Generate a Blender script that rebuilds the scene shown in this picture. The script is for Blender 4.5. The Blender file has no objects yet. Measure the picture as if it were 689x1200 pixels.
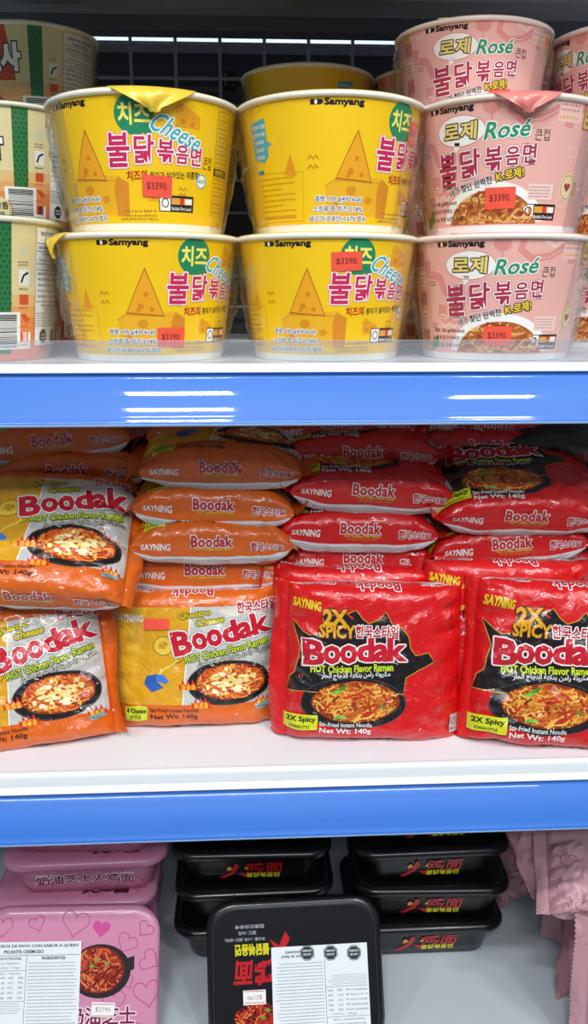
import bpy, math, random
import numpy as np
from mathutils import Vector, Matrix, noise
from mathutils.geometry import tessellate_polygon
R = math.radians
sc = bpy.context.scene
col = sc.collection

# ------------------------------------------------------------------ camera, world, light, exposure
CZ = 1.35                                   # height of the phone above the floor
TH, PSI, F = R(13.93), R(2.9), 1004.0       # pitch down, yaw right, focal length in pixels of a 1200 px tall frame
cam = bpy.data.cameras.new('camera'); camo = bpy.data.objects.new('camera', cam); col.objects.link(camo)
camo.location = (0, 0, CZ); camo.rotation_euler = (math.pi/2 - TH, 0, -PSI)
cam.sensor_fit = 'VERTICAL'; cam.sensor_height = 24.0; cam.lens = 24.0*F/1200.0
cam.clip_start = .02; cam.clip_end = 50
sc.camera = camo

w = bpy.data.worlds.new('store_air'); sc.world = w; w.use_nodes = True
bg = w.node_tree.nodes['Background']; bg.inputs[0].default_value = (.72, .83, 1, 1); bg.inputs[1].default_value = .17

def area(name, loc, target, sx, sy, power, color=(1, 1, 1)):
    l = bpy.data.lights.new(name, 'AREA'); l.shape = 'RECTANGLE'; l.size = sx; l.size_y = sy; l.energy = power; l.color = color
    o = bpy.data.objects.new(name, l); col.objects.link(o); o.location = loc
    d = Vector(target) - Vector(loc); o.rotation_euler = d.to_track_quat('-Z', 'Y').to_euler(); return o
# ceiling panels over the aisle behind the camera
for x_, y_, l_ in ((-.20, -.55, .29), (.73, -.75, .24), (1.22, -.55, .30), (-.24, -1.25, .35), (1.45, -1.25, .34), (-1.3, -.55, .3)):
    area('ceiling_panel_light', (x_, y_, 2.75), (x_, y_+.45, 0), l_, .10, 10.5, (.95, .98, 1))
area('frontal_fill_light', (0, -2.15, 2.95), (0, .6, 1.0), 2.6, .25, 52, (.94, .97, 1))  # added frontal fill, standing in for light bounced off the shelving opposite
area('far_aisle_light', (0, 2.3, 2.6), (0, 2.6, 1.4), 2.0, .4, 30, (.9, .96, 1))

vs = sc.view_settings
sc.display_settings.display_device = 'sRGB'
vs.view_transform = 'Standard'; vs.look = 'None'; vs.exposure = 0.0; vs.gamma = 1.0; vs.use_curve_mapping = False

# ------------------------------------------------------------------ pixel -> world, for reading places off the photograph
_f = Vector((math.sin(PSI)*math.cos(TH), math.cos(PSI)*math.cos(TH), -math.sin(TH)))
_r = Vector((math.cos(PSI), -math.sin(PSI), 0)); _u = _r.cross(_f)
def ray(px, py): return _f + _r*((px-344.5)/F) + _u*((600-py)/F)
def at(px, py, Y):
    d = ray(px, py); k = Y/d.y; return Vector((d.x*k, Y, CZ + d.z*k))
def at_z(px, py, Z):
    d = ray(px, py); k = (Z-CZ)/d.z; return Vector((d.x*k, d.y*k, Z))

# ------------------------------------------------------------------ materials
def lin(h):
    h = h.lstrip('#'); v = [int(h[i:i+2], 16)/255 for i in (0, 2, 4)]
    return [x/12.92 if x <= .04045 else ((x+.055)/1.055)**2.4 for x in v] + [1]
_M = {}
def mat(key):
    """'kind:#rrggbb' -> a procedural material of that kind of surface"""
    if key in _M: return _M[key]
    kind, c = key.split(':')
    m = bpy.data.materials.new(kind + '_' + c.strip('#')); m.use_nodes = True
    nt = m.node_tree; N = nt.nodes; L = nt.links; b = N['Principled BSDF']
    b.inputs['Base Color'].default_value = lin(c)
    tc = N.new('ShaderNodeTexCoord')
    def nz(scale, detail=3, dist=0, ridged=False):
        n = N.new('ShaderNodeTexNoise'); n.inputs['Scale'].default_value = scale; n.inputs['Detail'].default_value = detail
        n.inputs['Distortion'].default_value = dist
        if ridged: n.noise_type = 'RIDGED_MULTIFRACTAL'
        L.new(tc.outputs['Object'], n.inputs['Vector']); return n
    def bump(src, strength, dist, to='Normal'):
        bp = N.new('ShaderNodeBump'); bp.inputs['Strength'].default_value = strength; bp.inputs['Distance'].default_value = dist
        L.new(src.outputs[0], bp.inputs['Height']); L.new(bp.outputs[0], b.inputs[to]); return bp
    def tint(n, amt):
        """slight uneven colour of print and plastic"""
        mr = N.new('ShaderNodeMapRange'); mr.inputs[3].default_value = 1-amt; mr.inputs[4].default_value = 1+amt
        L.new(n.outputs[0], mr.inputs[0])
        hs = N.new('ShaderNodeHueSaturation'); hs.inputs['Color'].default_value = lin(c)
        L.new(mr.outputs[0], hs.inputs['Value']); L.new(hs.outputs[0], b.inputs['Base Color'])
    S = lambda k, v: b.inputs[k].__setattr__('default_value', v)
    if kind == 'film':
        S('Roughness', .32); S('Coat Weight', .55); S('Coat Roughness', .06)
        n = nz(60, 4, 1.4); bump(n, .7, .003)
        n2 = nz(70, 2, .9, True); bump(n2, .85, .004, 'Coat Normal'); tint(nz(18, 2), .05)
    elif kind == 'matfilm':
        S('Roughness', .38); n = nz(48, 5, 1.5, True); bump(n, .8, .004); tint(nz(25, 2), .05)
    elif kind == 'cup':
        S('Roughness', .38); S('Coat Weight', .55); S('Coat Roughness', .08)
        n = nz(26, 2, 2.2, True); bump(n, .22, .0012, 'Coat Normal'); tint(nz(30, 2), .03)
    elif kind == 'tray':
        S('Roughness', .3); S('Coat Weight', .35); S('Coat Roughness', .08)
        n = nz(30, 3, 2, True); bump(n, .25, .0012, 'Coat Normal'); tint(nz(30, 2), .04)
    elif kind == 'rim':
        S('Roughness', .35); tint(nz(40, 2), .04)
    elif kind == 'paper':
        S('Roughness', .6); tint(nz(50, 2), .03)
    elif kind == 'rail':
        S('Roughness', .5); S('Coat Weight', .9); S('Coat Roughness', .04)
        mp = N.new('ShaderNodeMapping'); mp.inputs['Scale'].default_value = (3, 40, 260); L.new(tc.outputs['Object'], mp.inputs[0])
        n = nz(1, 3); L.new(mp.outputs[0], n.inputs['Vector']); bump(n, .012, .0005); tint(n, .05)
    elif kind == 'enamel':
        S('Roughness', .28); n = nz(90, 3); bump(n, .04, .0004)
        tint(nz(9, 5, .5), .035)
    elif kind == 'steel':
        S('Roughness', .45); S('Metallic', .35); tint(nz(20, 4), .12)
    elif kind == 'wrap':
        tr = N.new('ShaderNodeBsdfTransparent'); gl = N.new('ShaderNodeBsdfGlossy'); gl.inputs['Roughness'].default_value = .12
        df = N.new('ShaderNodeBsdfTranslucent'); df.inputs[0].default_value = (.9, .93, 1, 1)
        lw = N.new('ShaderNodeLayerWeight'); lw.inputs[0].default_value = .35
        mx = N.new('ShaderNodeMixShader'); mx2 = N.new('ShaderNodeMixShader'); mx2.inputs[0].default_value = .06
        n = nz(45, 3, 2, True); bp = N.new('ShaderNodeBump'); bp.inputs['Strength'].default_value = .5; bp.inputs['Distance'].default_value = .002
        L.new(n.outputs[0], bp.inputs['Height']); L.new(bp.outputs[0], gl.inputs['Normal']); L.new(bp.outputs[0], lw.inputs['Normal'])
        L.new(tr.outputs[0], mx2.inputs[1]); L.new(df.outputs[0], mx2.inputs[2])
        sc_ = N.new('ShaderNodeMath'); sc_.operation = 'MULTIPLY'; sc_.inputs[1].default_value = .45; L.new(lw.outputs['Facing'], sc_.inputs[0])
        ad = N.new('ShaderNodeMath'); ad.operation = 'ADD'; ad.inputs[1].default_value = .07; L.new(sc_.outputs[0], ad.inputs[0])
        L.new(ad.outputs[0], mx.inputs[0]); L.new(mx2.outputs[0], mx.inputs[1]); L.new(gl.outputs[0], mx.inputs[2])
        L.new(mx.outputs[0], N['Material Output'].inputs[0])
    elif kind == 'acrylic':
        tr = N.new('ShaderNodeBsdfTransparent'); tr.inputs[0].default_value = (.93, .95, .97, 1)
        gl = N.new('ShaderNodeBsdfGlossy'); gl.inputs['Roughness'].default_value = .1
        df = N.new('ShaderNodeBsdfDiffuse'); df.inputs[0].default_value = lin(c)
        mx = N.new('ShaderNodeMixShader'); mx.inputs[0].default_value = .10
        mx2 = N.new('ShaderNodeMixShader'); mx2.inputs[0].default_value = .14
        L.new(tr.outputs[0], mx2.inputs[1]); L.new(df.outputs[0], mx2.inputs[2])
        L.new(mx2.outputs[0], mx.inputs[1]); L.new(gl.outputs[0], mx.inputs[2]); L.new(mx.outputs[0], N['Material Output'].inputs[0])
    else:
        S('Roughness', .5); tint(nz(30, 2), .05)
    _M[key] = m; return m

# ------------------------------------------------------------------ printed artwork: flat triangles that get laid onto curved packaging
_G = {}
def glyphs(s, off=0.0, sp=1.0):
    k = (s, round(off, 4), sp)
    if k in _G: return _G[k]
    cu = bpy.data.curves.new('lettering', 'FONT'); cu.body = s; cu.size = 1; cu.offset = off; cu.resolution_u = 2; cu.space_character = sp
    cu.fill_mode = 'FRONT'
    ob = bpy.data.objects.new('lettering', cu); me = bpy.data.meshes.new_from_object(ob); me.calc_loop_triangles()
    v = np.array([(q.co.x, q.co.y) for q in me.vertices]).reshape(-1, 2)
    t = np.array([tuple(q.vertices) for q in me.loop_triangles], int).reshape(-1, 3)
    bpy.data.objects.remove(ob); bpy.data.curves.remove(cu); bpy.data.meshes.remove(me)
    _G[k] = (v, t); return _G[k]

class Art:
    def __init__(s): s.items = []                       # (tris Nx3x2, material key, layer)
    def tris(s, T, m, L): s.items.append((np.asarray(T, float), m, L)); return s
    def poly(s, pts, m, L):
        t = tessellate_polygon([[Vector((p[0], p[1], 0)) for p in pts]])
        P = np.array(pts, float)
        if len(t): s.tris(P[np.array([tuple(q) for q in t])], m, L)
        return s
    def rect(s, x0, y0, x1, y1, m, L): return s.poly([(x0, y0), (x1, y0), (x1, y1), (x0, y1)], m, L)
    def ell(s, cx, cy, rx, ry, m, L, n=36, rot=0, a0=0, a1=360):
        P = []
        full = abs(a1-a0) >= 360
        for i in range(n + (0 if full else 1)):
            a = R(a0 + (a1-a0)*i/n); x, y = rx*math.cos(a), ry*math.sin(a)
            P.append((cx + x*math.cos(R(rot)) - y*math.sin(R(rot)), cy + x*math.sin(R(rot)) + y*math.cos(R(rot))))
        return s.poly(P, m, L)
    def line(s, pts, wd, m, L, closed=False):
        P = [Vector((p[0], p[1])) for p in pts]; n = len(P); T = []
        off = []
        for i in range(n):
            a = P[(i-1) % n] if (closed or i > 0) else P[i]; b = P[(i+1) % n] if (closed or i < n-1) else P[i]
            d = (b-a); d = d.normalized() if d.length > 1e-9 else Vector((1, 0))
            off.append(Vector((-d.y, d.x))*wd/2)
        for i in range(n if closed else n-1):
            j = (i+1) % n; a, b, c, d = P[i]+off[i], P[i]-off[i], P[j]-off[j], P[j]+off[j]
            T += [[a, b, c], [a, c, d]]
        if T: s.tris([[tuple(q) for q in t] for t in T], m, L)
        return s
    def loop(s, cx, cy, rx, ry, wd, m, L, n=28, a0=0, a1=360):
        full = abs(a1-a0) >= 360
        pts = [(cx+rx*math.cos(R(a0+(a1-a0)*i/n)), cy+ry*math.sin(R(a0+(a1-a0)*i/n))) for i in range(n+(0 if full else 1))]
        return s.line(pts, wd, m, L, full)
    def heart(s, cx, cy, r, m, L, wd=None, rot=0):
        P = []
        for i in range(28):
            t = 2*math.pi*i/28; x = 16*math.sin(t)**3; y = 13*math.cos(t)-5*math.cos(2*t)-2*math.cos(3*t)-math.cos(4*t)
            x, y = x*r/16, y*r/16; P.append((cx+x*math.cos(R(rot))-y*math.sin(R(rot)), cy+x*math.sin(R(rot))+y*math.cos(R(rot))))
        return s.line(P, wd, m, L, True) if wd else s.poly(P, m, L)
    def text(s, t, cx, cy, h, m, L, w=None, bold=0.0, rot=0, shear=0, outline=None, sp=1.0, arc=0):
        """lettering centred on (cx, cy), ink height h, ink width w"""
        v0, _ = glyphs(t, 0, sp)
        if not len(v0): return s
        lo, hi = v0.min(0), v0.max(0); c = (lo+hi)/2; k = h/max(hi[1]-lo[1], 1e-6); kx = (w/max(hi[0]-lo[0], 1e-6)) if w else k
        def put(off, mm, LL):
            v, tr = glyphs(t, off, sp)
            if not len(tr): return
            q = (v-c)*np.array([kx, k]); q[:, 0] += q[:, 1]*shear
            if arc: q[:, 1] += arc*(q[:, 0]**2)
            a = R(rot); q = q @ np.array([[math.cos(a), math.sin(a)], [-math.sin(a), math.cos(a)]]) + np.array([cx, cy])
            s.tris(q[tr], mm, LL)
        if outline and outline[0] == 'ring':            # ('ring', key, mm [, key2, mm2]): copies shifted round a ring
            for q_, (mm, rad) in enumerate(zip(outline[1::2], outline[2::2])):
                v, tr = glyphs(t, bold, sp); q = (v-c)*np.array([kx, k]); q[:, 0] += q[:, 1]*shear
                a = R(rot); q = q @ np.array([[math.cos(a), math.sin(a)], [-math.sin(a), math.cos(a)]]) + np.array([cx, cy])
                for i in range(8): s.tris((q + rad*np.array([math.cos(i*math.pi/4+.39), math.sin(i*math.pi/4+.39)]))[tr], mm, L-1-q_)
            outline = None
        if outline:
            om, oo = outline[0], outline[1]
            put(bold+oo, om, L-1); 
            if len(outline) > 2: put(bold+oo+outline[3], outline[2], L-2)
        put(bold, m, L); return s
    def scribble(s, x0, y0, x1, y1, m, L, rows, rng, h=.55, fill=.9):
        """rows of very small print, too small to read: broken short strokes"""
        for r_ in range(rows):
            y = y1 - (y1-y0)*(r_+.5)/rows; x = x0; T = []
            end = x0 + (x1-x0)*(fill if r_ == rows-1 else rng.uniform(.9, 1))
            hh = (y1-y0)/rows*h
            while x < end:
                wd = rng.uniform(.5, 1.6)*hh*1.1; wd = min(wd, end-x)
                T += [[(x, y-hh/2), (x+wd*.35, y-hh/2), (x+wd*.35, y+hh/2)], [(x, y-hh/2), (x+wd*.35, y+hh/2), (x, y+hh/2)]]
                T += [[(x, y-hh*.15), (x+wd, y-hh*.15), (x+wd, y+hh*.1)], [(x, y-hh*.15), (x+wd, y+hh*.1), (x, y+hh*.1)]]
                x += wd + hh*.35
            if T: s.tris(T, m, L)
        return s
    def noodles(s, cx, cy, rx, ry, L, cols, n, wd, seed, ln=9, kind='film'):
        rng = random.Random(seed)
        for i in range(n):
            a = rng.uniform(0, 2*math.pi); q = math.sqrt(rng.random())*.93; x, y = cx+rx*q*math.cos(a), cy+ry*q*math.sin(a)
            d = rng.uniform(0, 2*math.pi); k = rng.uniform(-.9, .9); pts = [(x, y)]
            for j in range(ln):
                d += k*.55 + rng.uniform(-.25, .25)
                if j % 4 == 3: k = -k
                x += math.cos(d)*wd*1.7; y += math.sin(d)*wd*1.4
                if ((x-cx)/rx)**2 + ((y-cy)/ry)**2 > .97: break
                pts.append((x, y))
            if len(pts) > 2: s.line(pts, wd*rng.uniform(.7, 1.1), kind + ':' + rng.choice(cols), L + (i % 14)*.18)
        return s
    def blob(s, cx, cy, rx, ry, m, L, seed, n=14, j=.25):
        rng = random.Random(seed)
        return s.poly([(cx+rx*math.cos(2*math.pi*i/n)*rng.uniform(1-j, 1+j), cy+ry*math.sin(2*math.pi*i/n)*rng.uniform(1-j, 1+j)) for i in range(n)], m, L)

_AR = {'م': ('ﻡ', 'ﻢ', 'ﻣ', 'ﻤ'), 'ك': ('ﻙ', 'ﻚ', 'ﻛ', 'ﻜ'), 'ر': ('ﺭ', 'ﺮ', None, None), 'و': ('ﻭ', 'ﻮ', None, None), 'ن': ('ﻥ', 'ﻦ', 'ﻧ', 'ﻨ'),
       'ة': ('ﺓ', 'ﺔ', None, None), 'ا': ('ﺍ', 'ﺎ', None, None), 'ب': ('ﺏ', 'ﺐ', 'ﺑ', 'ﺒ'), 'ه': ('ﻩ', 'ﻪ', 'ﻫ', 'ﻬ'), 'ل': ('ﻝ', 'ﻞ', 'ﻟ', 'ﻠ'),
       'د': ('ﺩ', 'ﺪ', None, None), 'ج': ('ﺝ', 'ﺞ', 'ﺟ', 'ﺠ'), 'ح': ('ﺡ', 'ﺢ', 'ﺣ', 'ﺤ')}
def arabic(t):
    out = ''
    for i, c in enumerate(t):
        if c not in _AR: out += c; continue
        prev = i > 0 and t[i-1] in _AR and _AR[t[i-1]][2] is not None
        nxt = i < len(t)-1 and t[i+1] in _AR and _AR[c][2] is not None
        out += _AR[c][3 if (prev and nxt) else 1 if prev else 2 if nxt else 0]
    return out[::-1]
ARABIC = arabic('مكرونة رامن بنكهة الدجاج الحار')

# ------------------------------------------------------------------ mesh builder
EPS = 5e-5
def _clip(poly, ax, v, keep_less):
    out = []; n = len(poly)
    for i in range(n):
        a, b = poly[i], poly[(i+1) % n]; ia = (a[ax] <= v) if keep_less else (a[ax] >= v); ib = (b[ax] <= v) if keep_less else (b[ax] >= v)
        if ia: out.append(a)
        if ia != ib:
            t = (v-a[ax])/(b[ax]-a[ax]); out.append((a[0]+(b[0]-a[0])*t, a[1]+(b[1]-a[1])*t))
    return out
def slices(poly, ax, lines):  # cut a convex polygon along grid lines
    lo = min(p[ax] for p in poly); hi = max(p[ax] for p in poly)
    i0 = int(np.searchsorted(lines, lo, 'right')); i1 = int(np.searchsorted(lines, hi, 'left'))
    if i0 >= i1: return [poly]
    out = []; rest = poly
    for v in lines[i0:i1]:
        a = _clip(rest, ax, v, True); rest = _clip(rest, ax, v, False)
        if len(a) > 2: out.append(a)
        if len(rest) < 3: break
    if len(rest) > 2: out.append(rest)
    return out

class MB:
    def __init__(s): s.v = []; s.n = []; s.f = []; s.m = []; s.keys = []; s.sm = []
    def mi(s, k):
        if k not in s.keys: s.keys.append(k)
        return s.keys.index(k)
    def face(s, pts, key, ns=None, smooth=False):
        b = len(s.v); s.v += [tuple(p) for p in pts]; s.n += ([tuple(q) for q in ns] if ns is not None else [(0, 0, 0)]*len(pts))
        s.f.append(tuple(range(b, b+len(pts)))); s.m.append(s.mi(key)); s.sm.append(smooth or ns is not None)
    def grid(s, P, key, N=None, close_u=False, close_v=False, flip=False, smooth=True):
        """P[i][j] points; key may be a function of (i, j)"""
        P = np.asarray(P, float); nu, nv = P.shape[:2]; b = len(s.v)
        s.v += [tuple(q) for q in P.reshape(-1, 3)]
        s.n += [tuple(q) for q in (np.asarray(N).reshape(-1, 3) if N is not None else np.zeros((nu*nv, 3)))]
        for i in range(nu if close_u else nu-1):
            for j in range(nv if close_v else nv-1):
                a, c, d, e = b+i*nv+j, b+((i+1) % nu)*nv+j, b+((i+1) % nu)*nv+(j+1) % nv, b+i*nv+(j+1) % nv
                s.f.append((a, e, d, c) if flip else (a, c, d, e)); s.m.append(s.mi(key(i, j) if callable(key) else key)); s.sm.append(smooth)
    def box(s, x0, y0, z0, x1, y1, z1, key, M=None):
        P = [Vector(p) for p in ((x0, y0, z0), (x1, y0, z0), (x1, y1, z0), (x0, y1, z0), (x0, y0, z1), (x1, y0, z1), (x1, y1, z1), (x0, y1, z1))]
        if M: P = [M @ p for p in P]
        for q in ((0, 3, 2, 1), (4, 5, 6, 7), (0, 1, 5, 4), (1, 2, 6, 5), (2, 3, 7, 6), (3, 0, 4, 7)): s.face([P[i] for i in q], key)
    def lathe(s, prof, key, n=72, smooth=True):
        P = [[(r*math.sin(2*math.pi*i/n), -r*math.cos(2*math.pi*i/n), z) for (r, z) in prof] for i in range(n)]
        s.grid(P, key, close_u=True, smooth=smooth)
    def tube(s, pts, r, key, n=8):
        pts = [Vector(p) for p in pts]; P = []
        for i, p in enumerate(pts):
            d = (pts[min(i+1, len(pts)-1)]-pts[max(i-1, 0)]).normalized(); a = d.orthogonal().normalized(); b = d.cross(a)
            P.append([p + (a*math.cos(2*math.pi*k/n)+b*math.sin(2*math.pi*k/n))*r for k in range(n)])
        s.grid(P, key, close_v=True)
        s.face(P[0][::-1], key); s.face(P[-1], key)
    def art(s, art, surf, xl=None, yl=None):
        ck = (None if xl is None else (len(xl), round(float(xl[0]), 3)), None if yl is None else (len(yl), round(float(yl[0]), 3)))
        if not hasattr(art, 'cache'): art.cache = {}
        if ck not in art.cache:
            pts, lay, size, keys = [], [], [], []
            for T, key, L in art.items:
                for t in T.tolist():
                    ar = (t[1][0]-t[0][0])*(t[2][1]-t[0][1])-(t[2][0]-t[0][0])*(t[1][1]-t[0][1])
                    if abs(ar) < 1e-9: continue
                    if ar < 0: t = t[::-1]
                    ps = [t]
                    if xl is not None: ps = slices(t, 0, xl)
                    if yl is not None: ps = [q for p in ps for q in slices(p, 1, yl)]
                    for p in ps: pts += [(q[0], q[1]) for q in p]; lay += [L]*len(p); size.append(len(p)); keys.append(key)
            art.cache[ck] = (np.array(pts, float), np.array(lay, float), size, keys)
        pts, lay, size, keys = art.cache[ck]
        if hasattr(surf, 'batch'): P, Nn = surf.batch(pts)
        else:
            R_ = [surf(x, y) for x, y in pts.tolist()]; P = np.array([tuple(a) for a, b in R_]); Nn = np.array([tuple(b) for a, b in R_])
        P = P + Nn*(getattr(surf, 'eps', EPS)*lay)[:, None]; b0 = len(s.v); s.v += [tuple(q) for q in P.tolist()]; s.n += [tuple(q) for q in Nn.tolist()]
        for n, k in zip(size, keys): s.f.append(tuple(range(b0, b0+n))); b0 += n; s.m.append(s.mi(k)); s.sm.append(True)
    def build(s, name, parent=None, weld=False):
        me = bpy.data.meshes.new(name); me.from_pydata(s.v, [], s.f)
        for k in s.keys: me.materials.append(mat(k))
        me.polygons.foreach_set('material_index', s.m); me.polygons.foreach_set('use_smooth', s.sm)
        me.update()
        N = np.array(s.n, float).reshape(-1, 3); has = np.abs(N).sum(1) > 0
        if has.any():
            vn = np.array([tuple(v.normal) for v in me.vertices]); N[~has] = vn[~has]
            me.normals_split_custom_set_from_vertices([tuple(q) for q in N])
        o = bpy.data.objects.new(name, me); col.objects.link(o)
        if parent: o.parent = parent
        return o

def tag(o, label=None, cat=None, group=None, kind=None):
    if label: o['label'] = label
    if cat: o['category'] = cat
    if group: o['group'] = group
    if kind: o['kind'] = kind
    return o
def empty(name, loc=(0, 0, 0), rot=(0, 0, 0)):
    o = bpy.data.objects.new(name, None); o.empty_display_size = .02; col.objects.link(o); o.location = loc; o.rotation_euler = rot; return o
def copy_tree(o, parent=None):
    c = o.copy(); col.objects.link(c); c.parent = parent
    for ch in list(o.children): copy_tree(ch, c)
    return c

# ================================================================== THE SETTING
mb = MB(); mb.box(-3, -3, -.02, 3, 4, 0, 'enamel:#9a9a96'); tag(mb.build('floor'), kind='structure')
mb = MB(); mb.box(-3, 3.2, 0, 3, 3.3, 3, 'enamel:#c4d2e2'); tag(mb.build('wall_back'), kind='structure')
mb = MB(); mb.box(-3, -3, 3.0, 3, 4, 3.05, 'enamel:#dfe3e6'); tag(mb.build('ceiling'), kind='structure')

# ------------------------------------------------------------------ display shelves: steel board, curved blue price rail
YF = .600                                              # front line of the shelves
Z1 = CZ-.0429; Z2 = CZ-.3545; Z3 = CZ-.643             # tops of the three boards in view
XL, XR = -.75, .85
BY = 1.13                                              # back edge of the boards
def shelf(ztop, label, rail_top, riser):
    t = empty('display_shelf', (0, YF, ztop)); tag(t, label, 'shelf', 'display shelves')
    m = MB(); m.box(XL, .004, -.004, XR, BY-YF, 0, 'enamel:#eef1f4')           # board top sheet
    m.box(XL, .006, -.030, XR, .012, -.004, 'enamel:#e4e8ec'); m.box(XL, .016, -.022, XR, BY-YF, -.018, 'enamel:#c9ced4')
    o = m.build('shelf_board', t)
    # price rail profile, y forward negative
    h = .0372; z0 = rail_top-ztop
    prof = []
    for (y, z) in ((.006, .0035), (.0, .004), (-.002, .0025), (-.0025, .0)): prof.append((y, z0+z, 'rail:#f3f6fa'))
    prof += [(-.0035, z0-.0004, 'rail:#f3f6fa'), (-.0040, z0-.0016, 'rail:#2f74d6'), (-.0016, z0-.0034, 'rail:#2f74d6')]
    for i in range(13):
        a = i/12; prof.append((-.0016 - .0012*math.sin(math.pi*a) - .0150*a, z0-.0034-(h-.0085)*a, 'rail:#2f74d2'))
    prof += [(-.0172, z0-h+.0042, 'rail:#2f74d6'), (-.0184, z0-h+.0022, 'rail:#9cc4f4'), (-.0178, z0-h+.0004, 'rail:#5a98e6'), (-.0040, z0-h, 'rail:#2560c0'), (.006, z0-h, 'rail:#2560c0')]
    m = MB(); P = [[(x, y, z) for (y, z, k) in prof] for x in np.linspace(XL, XR, 12)]
    m.grid(P, lambda i, j: prof[j][2], flip=False); m.build('price_rail', t)
    if riser:
        m = MB(); m.box(XL, .0005, .0005, XR, .0022, .0150, 'acrylic:#dfe6ee'); m.box(XL, .0003, .0150, XR, .0026, .0158, 'acrylic:#ffffff')
        m.build('clear_riser', t)
    else:
        m = MB(); P = []
        for x in (XL, XR): P.append([(x, .0045, .0004), (x, .002, .0012), (x, -.0005, .0004), (x, -.001, -.0035), (x, -.0012, z0+.003)])
        m.grid(P, 'rail:#e9edf2'); m.build('front_lip', t)
    return t
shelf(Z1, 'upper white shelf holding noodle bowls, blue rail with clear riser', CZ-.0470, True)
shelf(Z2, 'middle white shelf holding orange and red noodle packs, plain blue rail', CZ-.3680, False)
t = empty('display_shelf', (0, YF, Z3)); tag(t, 'bottom white shelf board under the pink and black trays', 'shelf', 'display shelves')
m = MB(); m.box(XL, -.10, -.03, XR, BY-YF, 0, 'enamel:#c3cbd1'); m.build('shelf_board', t)  # greyer than the other boards: the dimmer light down here is in the colour
# the shelf above, seen from below
ZT = CZ+.318
t = empty('display_shelf', (0, YF, ZT)); tag(t, 'dark grey underside of the shelf at the top of the photo', 'shelf', 'display shelves')
m = MB(); m.box(XL, .02, 0, XR, BY-YF+.03, .025, 'steel:#a4a8b0'); m.build('shelf_board', t)
m = MB(); m.box(XL, .400, -.012, XR, .430, 0, 'steel:#b0b4ba'); m.box(XL, .50, -.016, XR, .530, 0, 'steel:#6a6e76'); m.build('cross_rail', t)

# ------------------------------------------------------------------ back of the gondola: wire grid, uprights, dark back panel
t = empty('wire_grid_panel', (0, 1.15, Z3)); tag(t, 'grey wire grid panel behind the noodle bowls', 'grid panel')
gx0 = at(153, 60, 1.15).x; dx = at(205.5, 60, 1.15).x-gx0
for i in range(-8, 14):
    x = gx0+i*dx
    if x < XL or x > XR: continue
    m = MB(); m.tube([(x, 0, .0), (x, 0, ZT-Z3)], .0022, 'steel:#9aa0a8', 6); m.build('vertical_wire', t)
zs = [at(300, p, 1.15).z for p in (51, 92)]
for z in [zs[0]-k*(zs[0]-zs[1]) for k in range(-1, 18)]:
    if Z3 < z < ZT: m = MB(); m.tube([(XL, .004, z-Z3), (XR, .004, z-Z3)], .0022, 'steel:#8d939b', 6); m.build('horizontal_wire', t)
t = empty('back_panel', (0, 1.19, Z3)); tag(t, 'dark steel back panel behind the wire grid', 'panel')
zt = at(300, 53, 1.19).z
m = MB(); m.box(XL, 0, -.05, XR, .01, zt-Z3, 'steel:#3e424a'); m.box(XL, -.008, zt-Z3-.012, XR, .0, zt-Z3, 'steel:#6b7078')
for z in (.055, .085): m.box(XL, -.004, zt-Z3-z, XR, .0, zt-Z3-z+.006, 'steel:#5a5e66')
m.build('steel_sheet', t)
m = MB()
p = at(269, 96, 1.185); m.box(p.x-.008, -.014, p.z-Z3-.010, p.x+.008, 0, p.z-Z3+.010, 'steel:#1c1e22'); m.tube([(p.x-.005, -.02, p.z-Z3+.006), (p.x-.005, -.024, p.z-Z3-.008), (p.x+.005, -.024, p.z-Z3-.008), (p.x+.005, -.02, p.z-Z3+.002)], .0015, 'steel:#7c8088', 6)
m.build('latch', t)
for x in (XL, XR):
    m = MB(); m.box(x-.02, 1.14, 0, x+.02, 1.18, 2.0, 'steel:#8a8e94'); m.build('shelf_upright'); tag(bpy.data.objects[m and 'shelf_upright'] if False else col.objects[-1], 'grey steel upright at the %s end of the shelving' % ('left' if x < 0 else 'right'), 'upright', 'shelving uprights')

# ================================================================== NOODLE BOWLS
R0 = 62.0        # mm radius at which the bowl artwork was laid out
def cup_surf(rb, rt, h):
    def f(x, y):
        a = x/R0; r = (rb+(rt-rb)*y/h)/1000; N = Vector((math.sin(a), -math.cos(a), -(rt-rb)/h)).normalized()
        return Vector((r*math.sin(a), -r*math.cos(a), y/1000)), N
    return f
CUPX = np.arange(-48, 49)*(2*math.pi*R0/96)
BOWL = dict(rb=54.0, rt=66.0, h=86.0)
def cup_body(surf, base_key, foot_key, h, rb, art, parent, bands=None):
    m = MB(); ys = [0, 4.5, 4.6, h*.3, h*.6, h-1]
    if bands: ys = sorted(set(ys+[b[0] for b in bands if b[0] < h-1]))
    P, N = [], []
    for i in range(96):
        P.append([]); N.append([])
        for y in ys: a, b = surf(CUPX[i], y); P[-1].append(a); N[-1].append(b)
    def key(i, j):
        y = (ys[j]+ys[j+1])/2
        if y < 4.55: return foot_key
        if bands:
            for top, k in bands:
                if y < top: return k
        return base_key
    m.grid(P, key, N, close_u=True)
    m.lathe([(.0001, .0015), (rb/1000-.004, .0015), (rb/1000-.002, 0), (rb/1000, 0.0)], foot_key)
    m.art(art, surf, CUPX); return m.build('bowl_body', parent)
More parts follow.
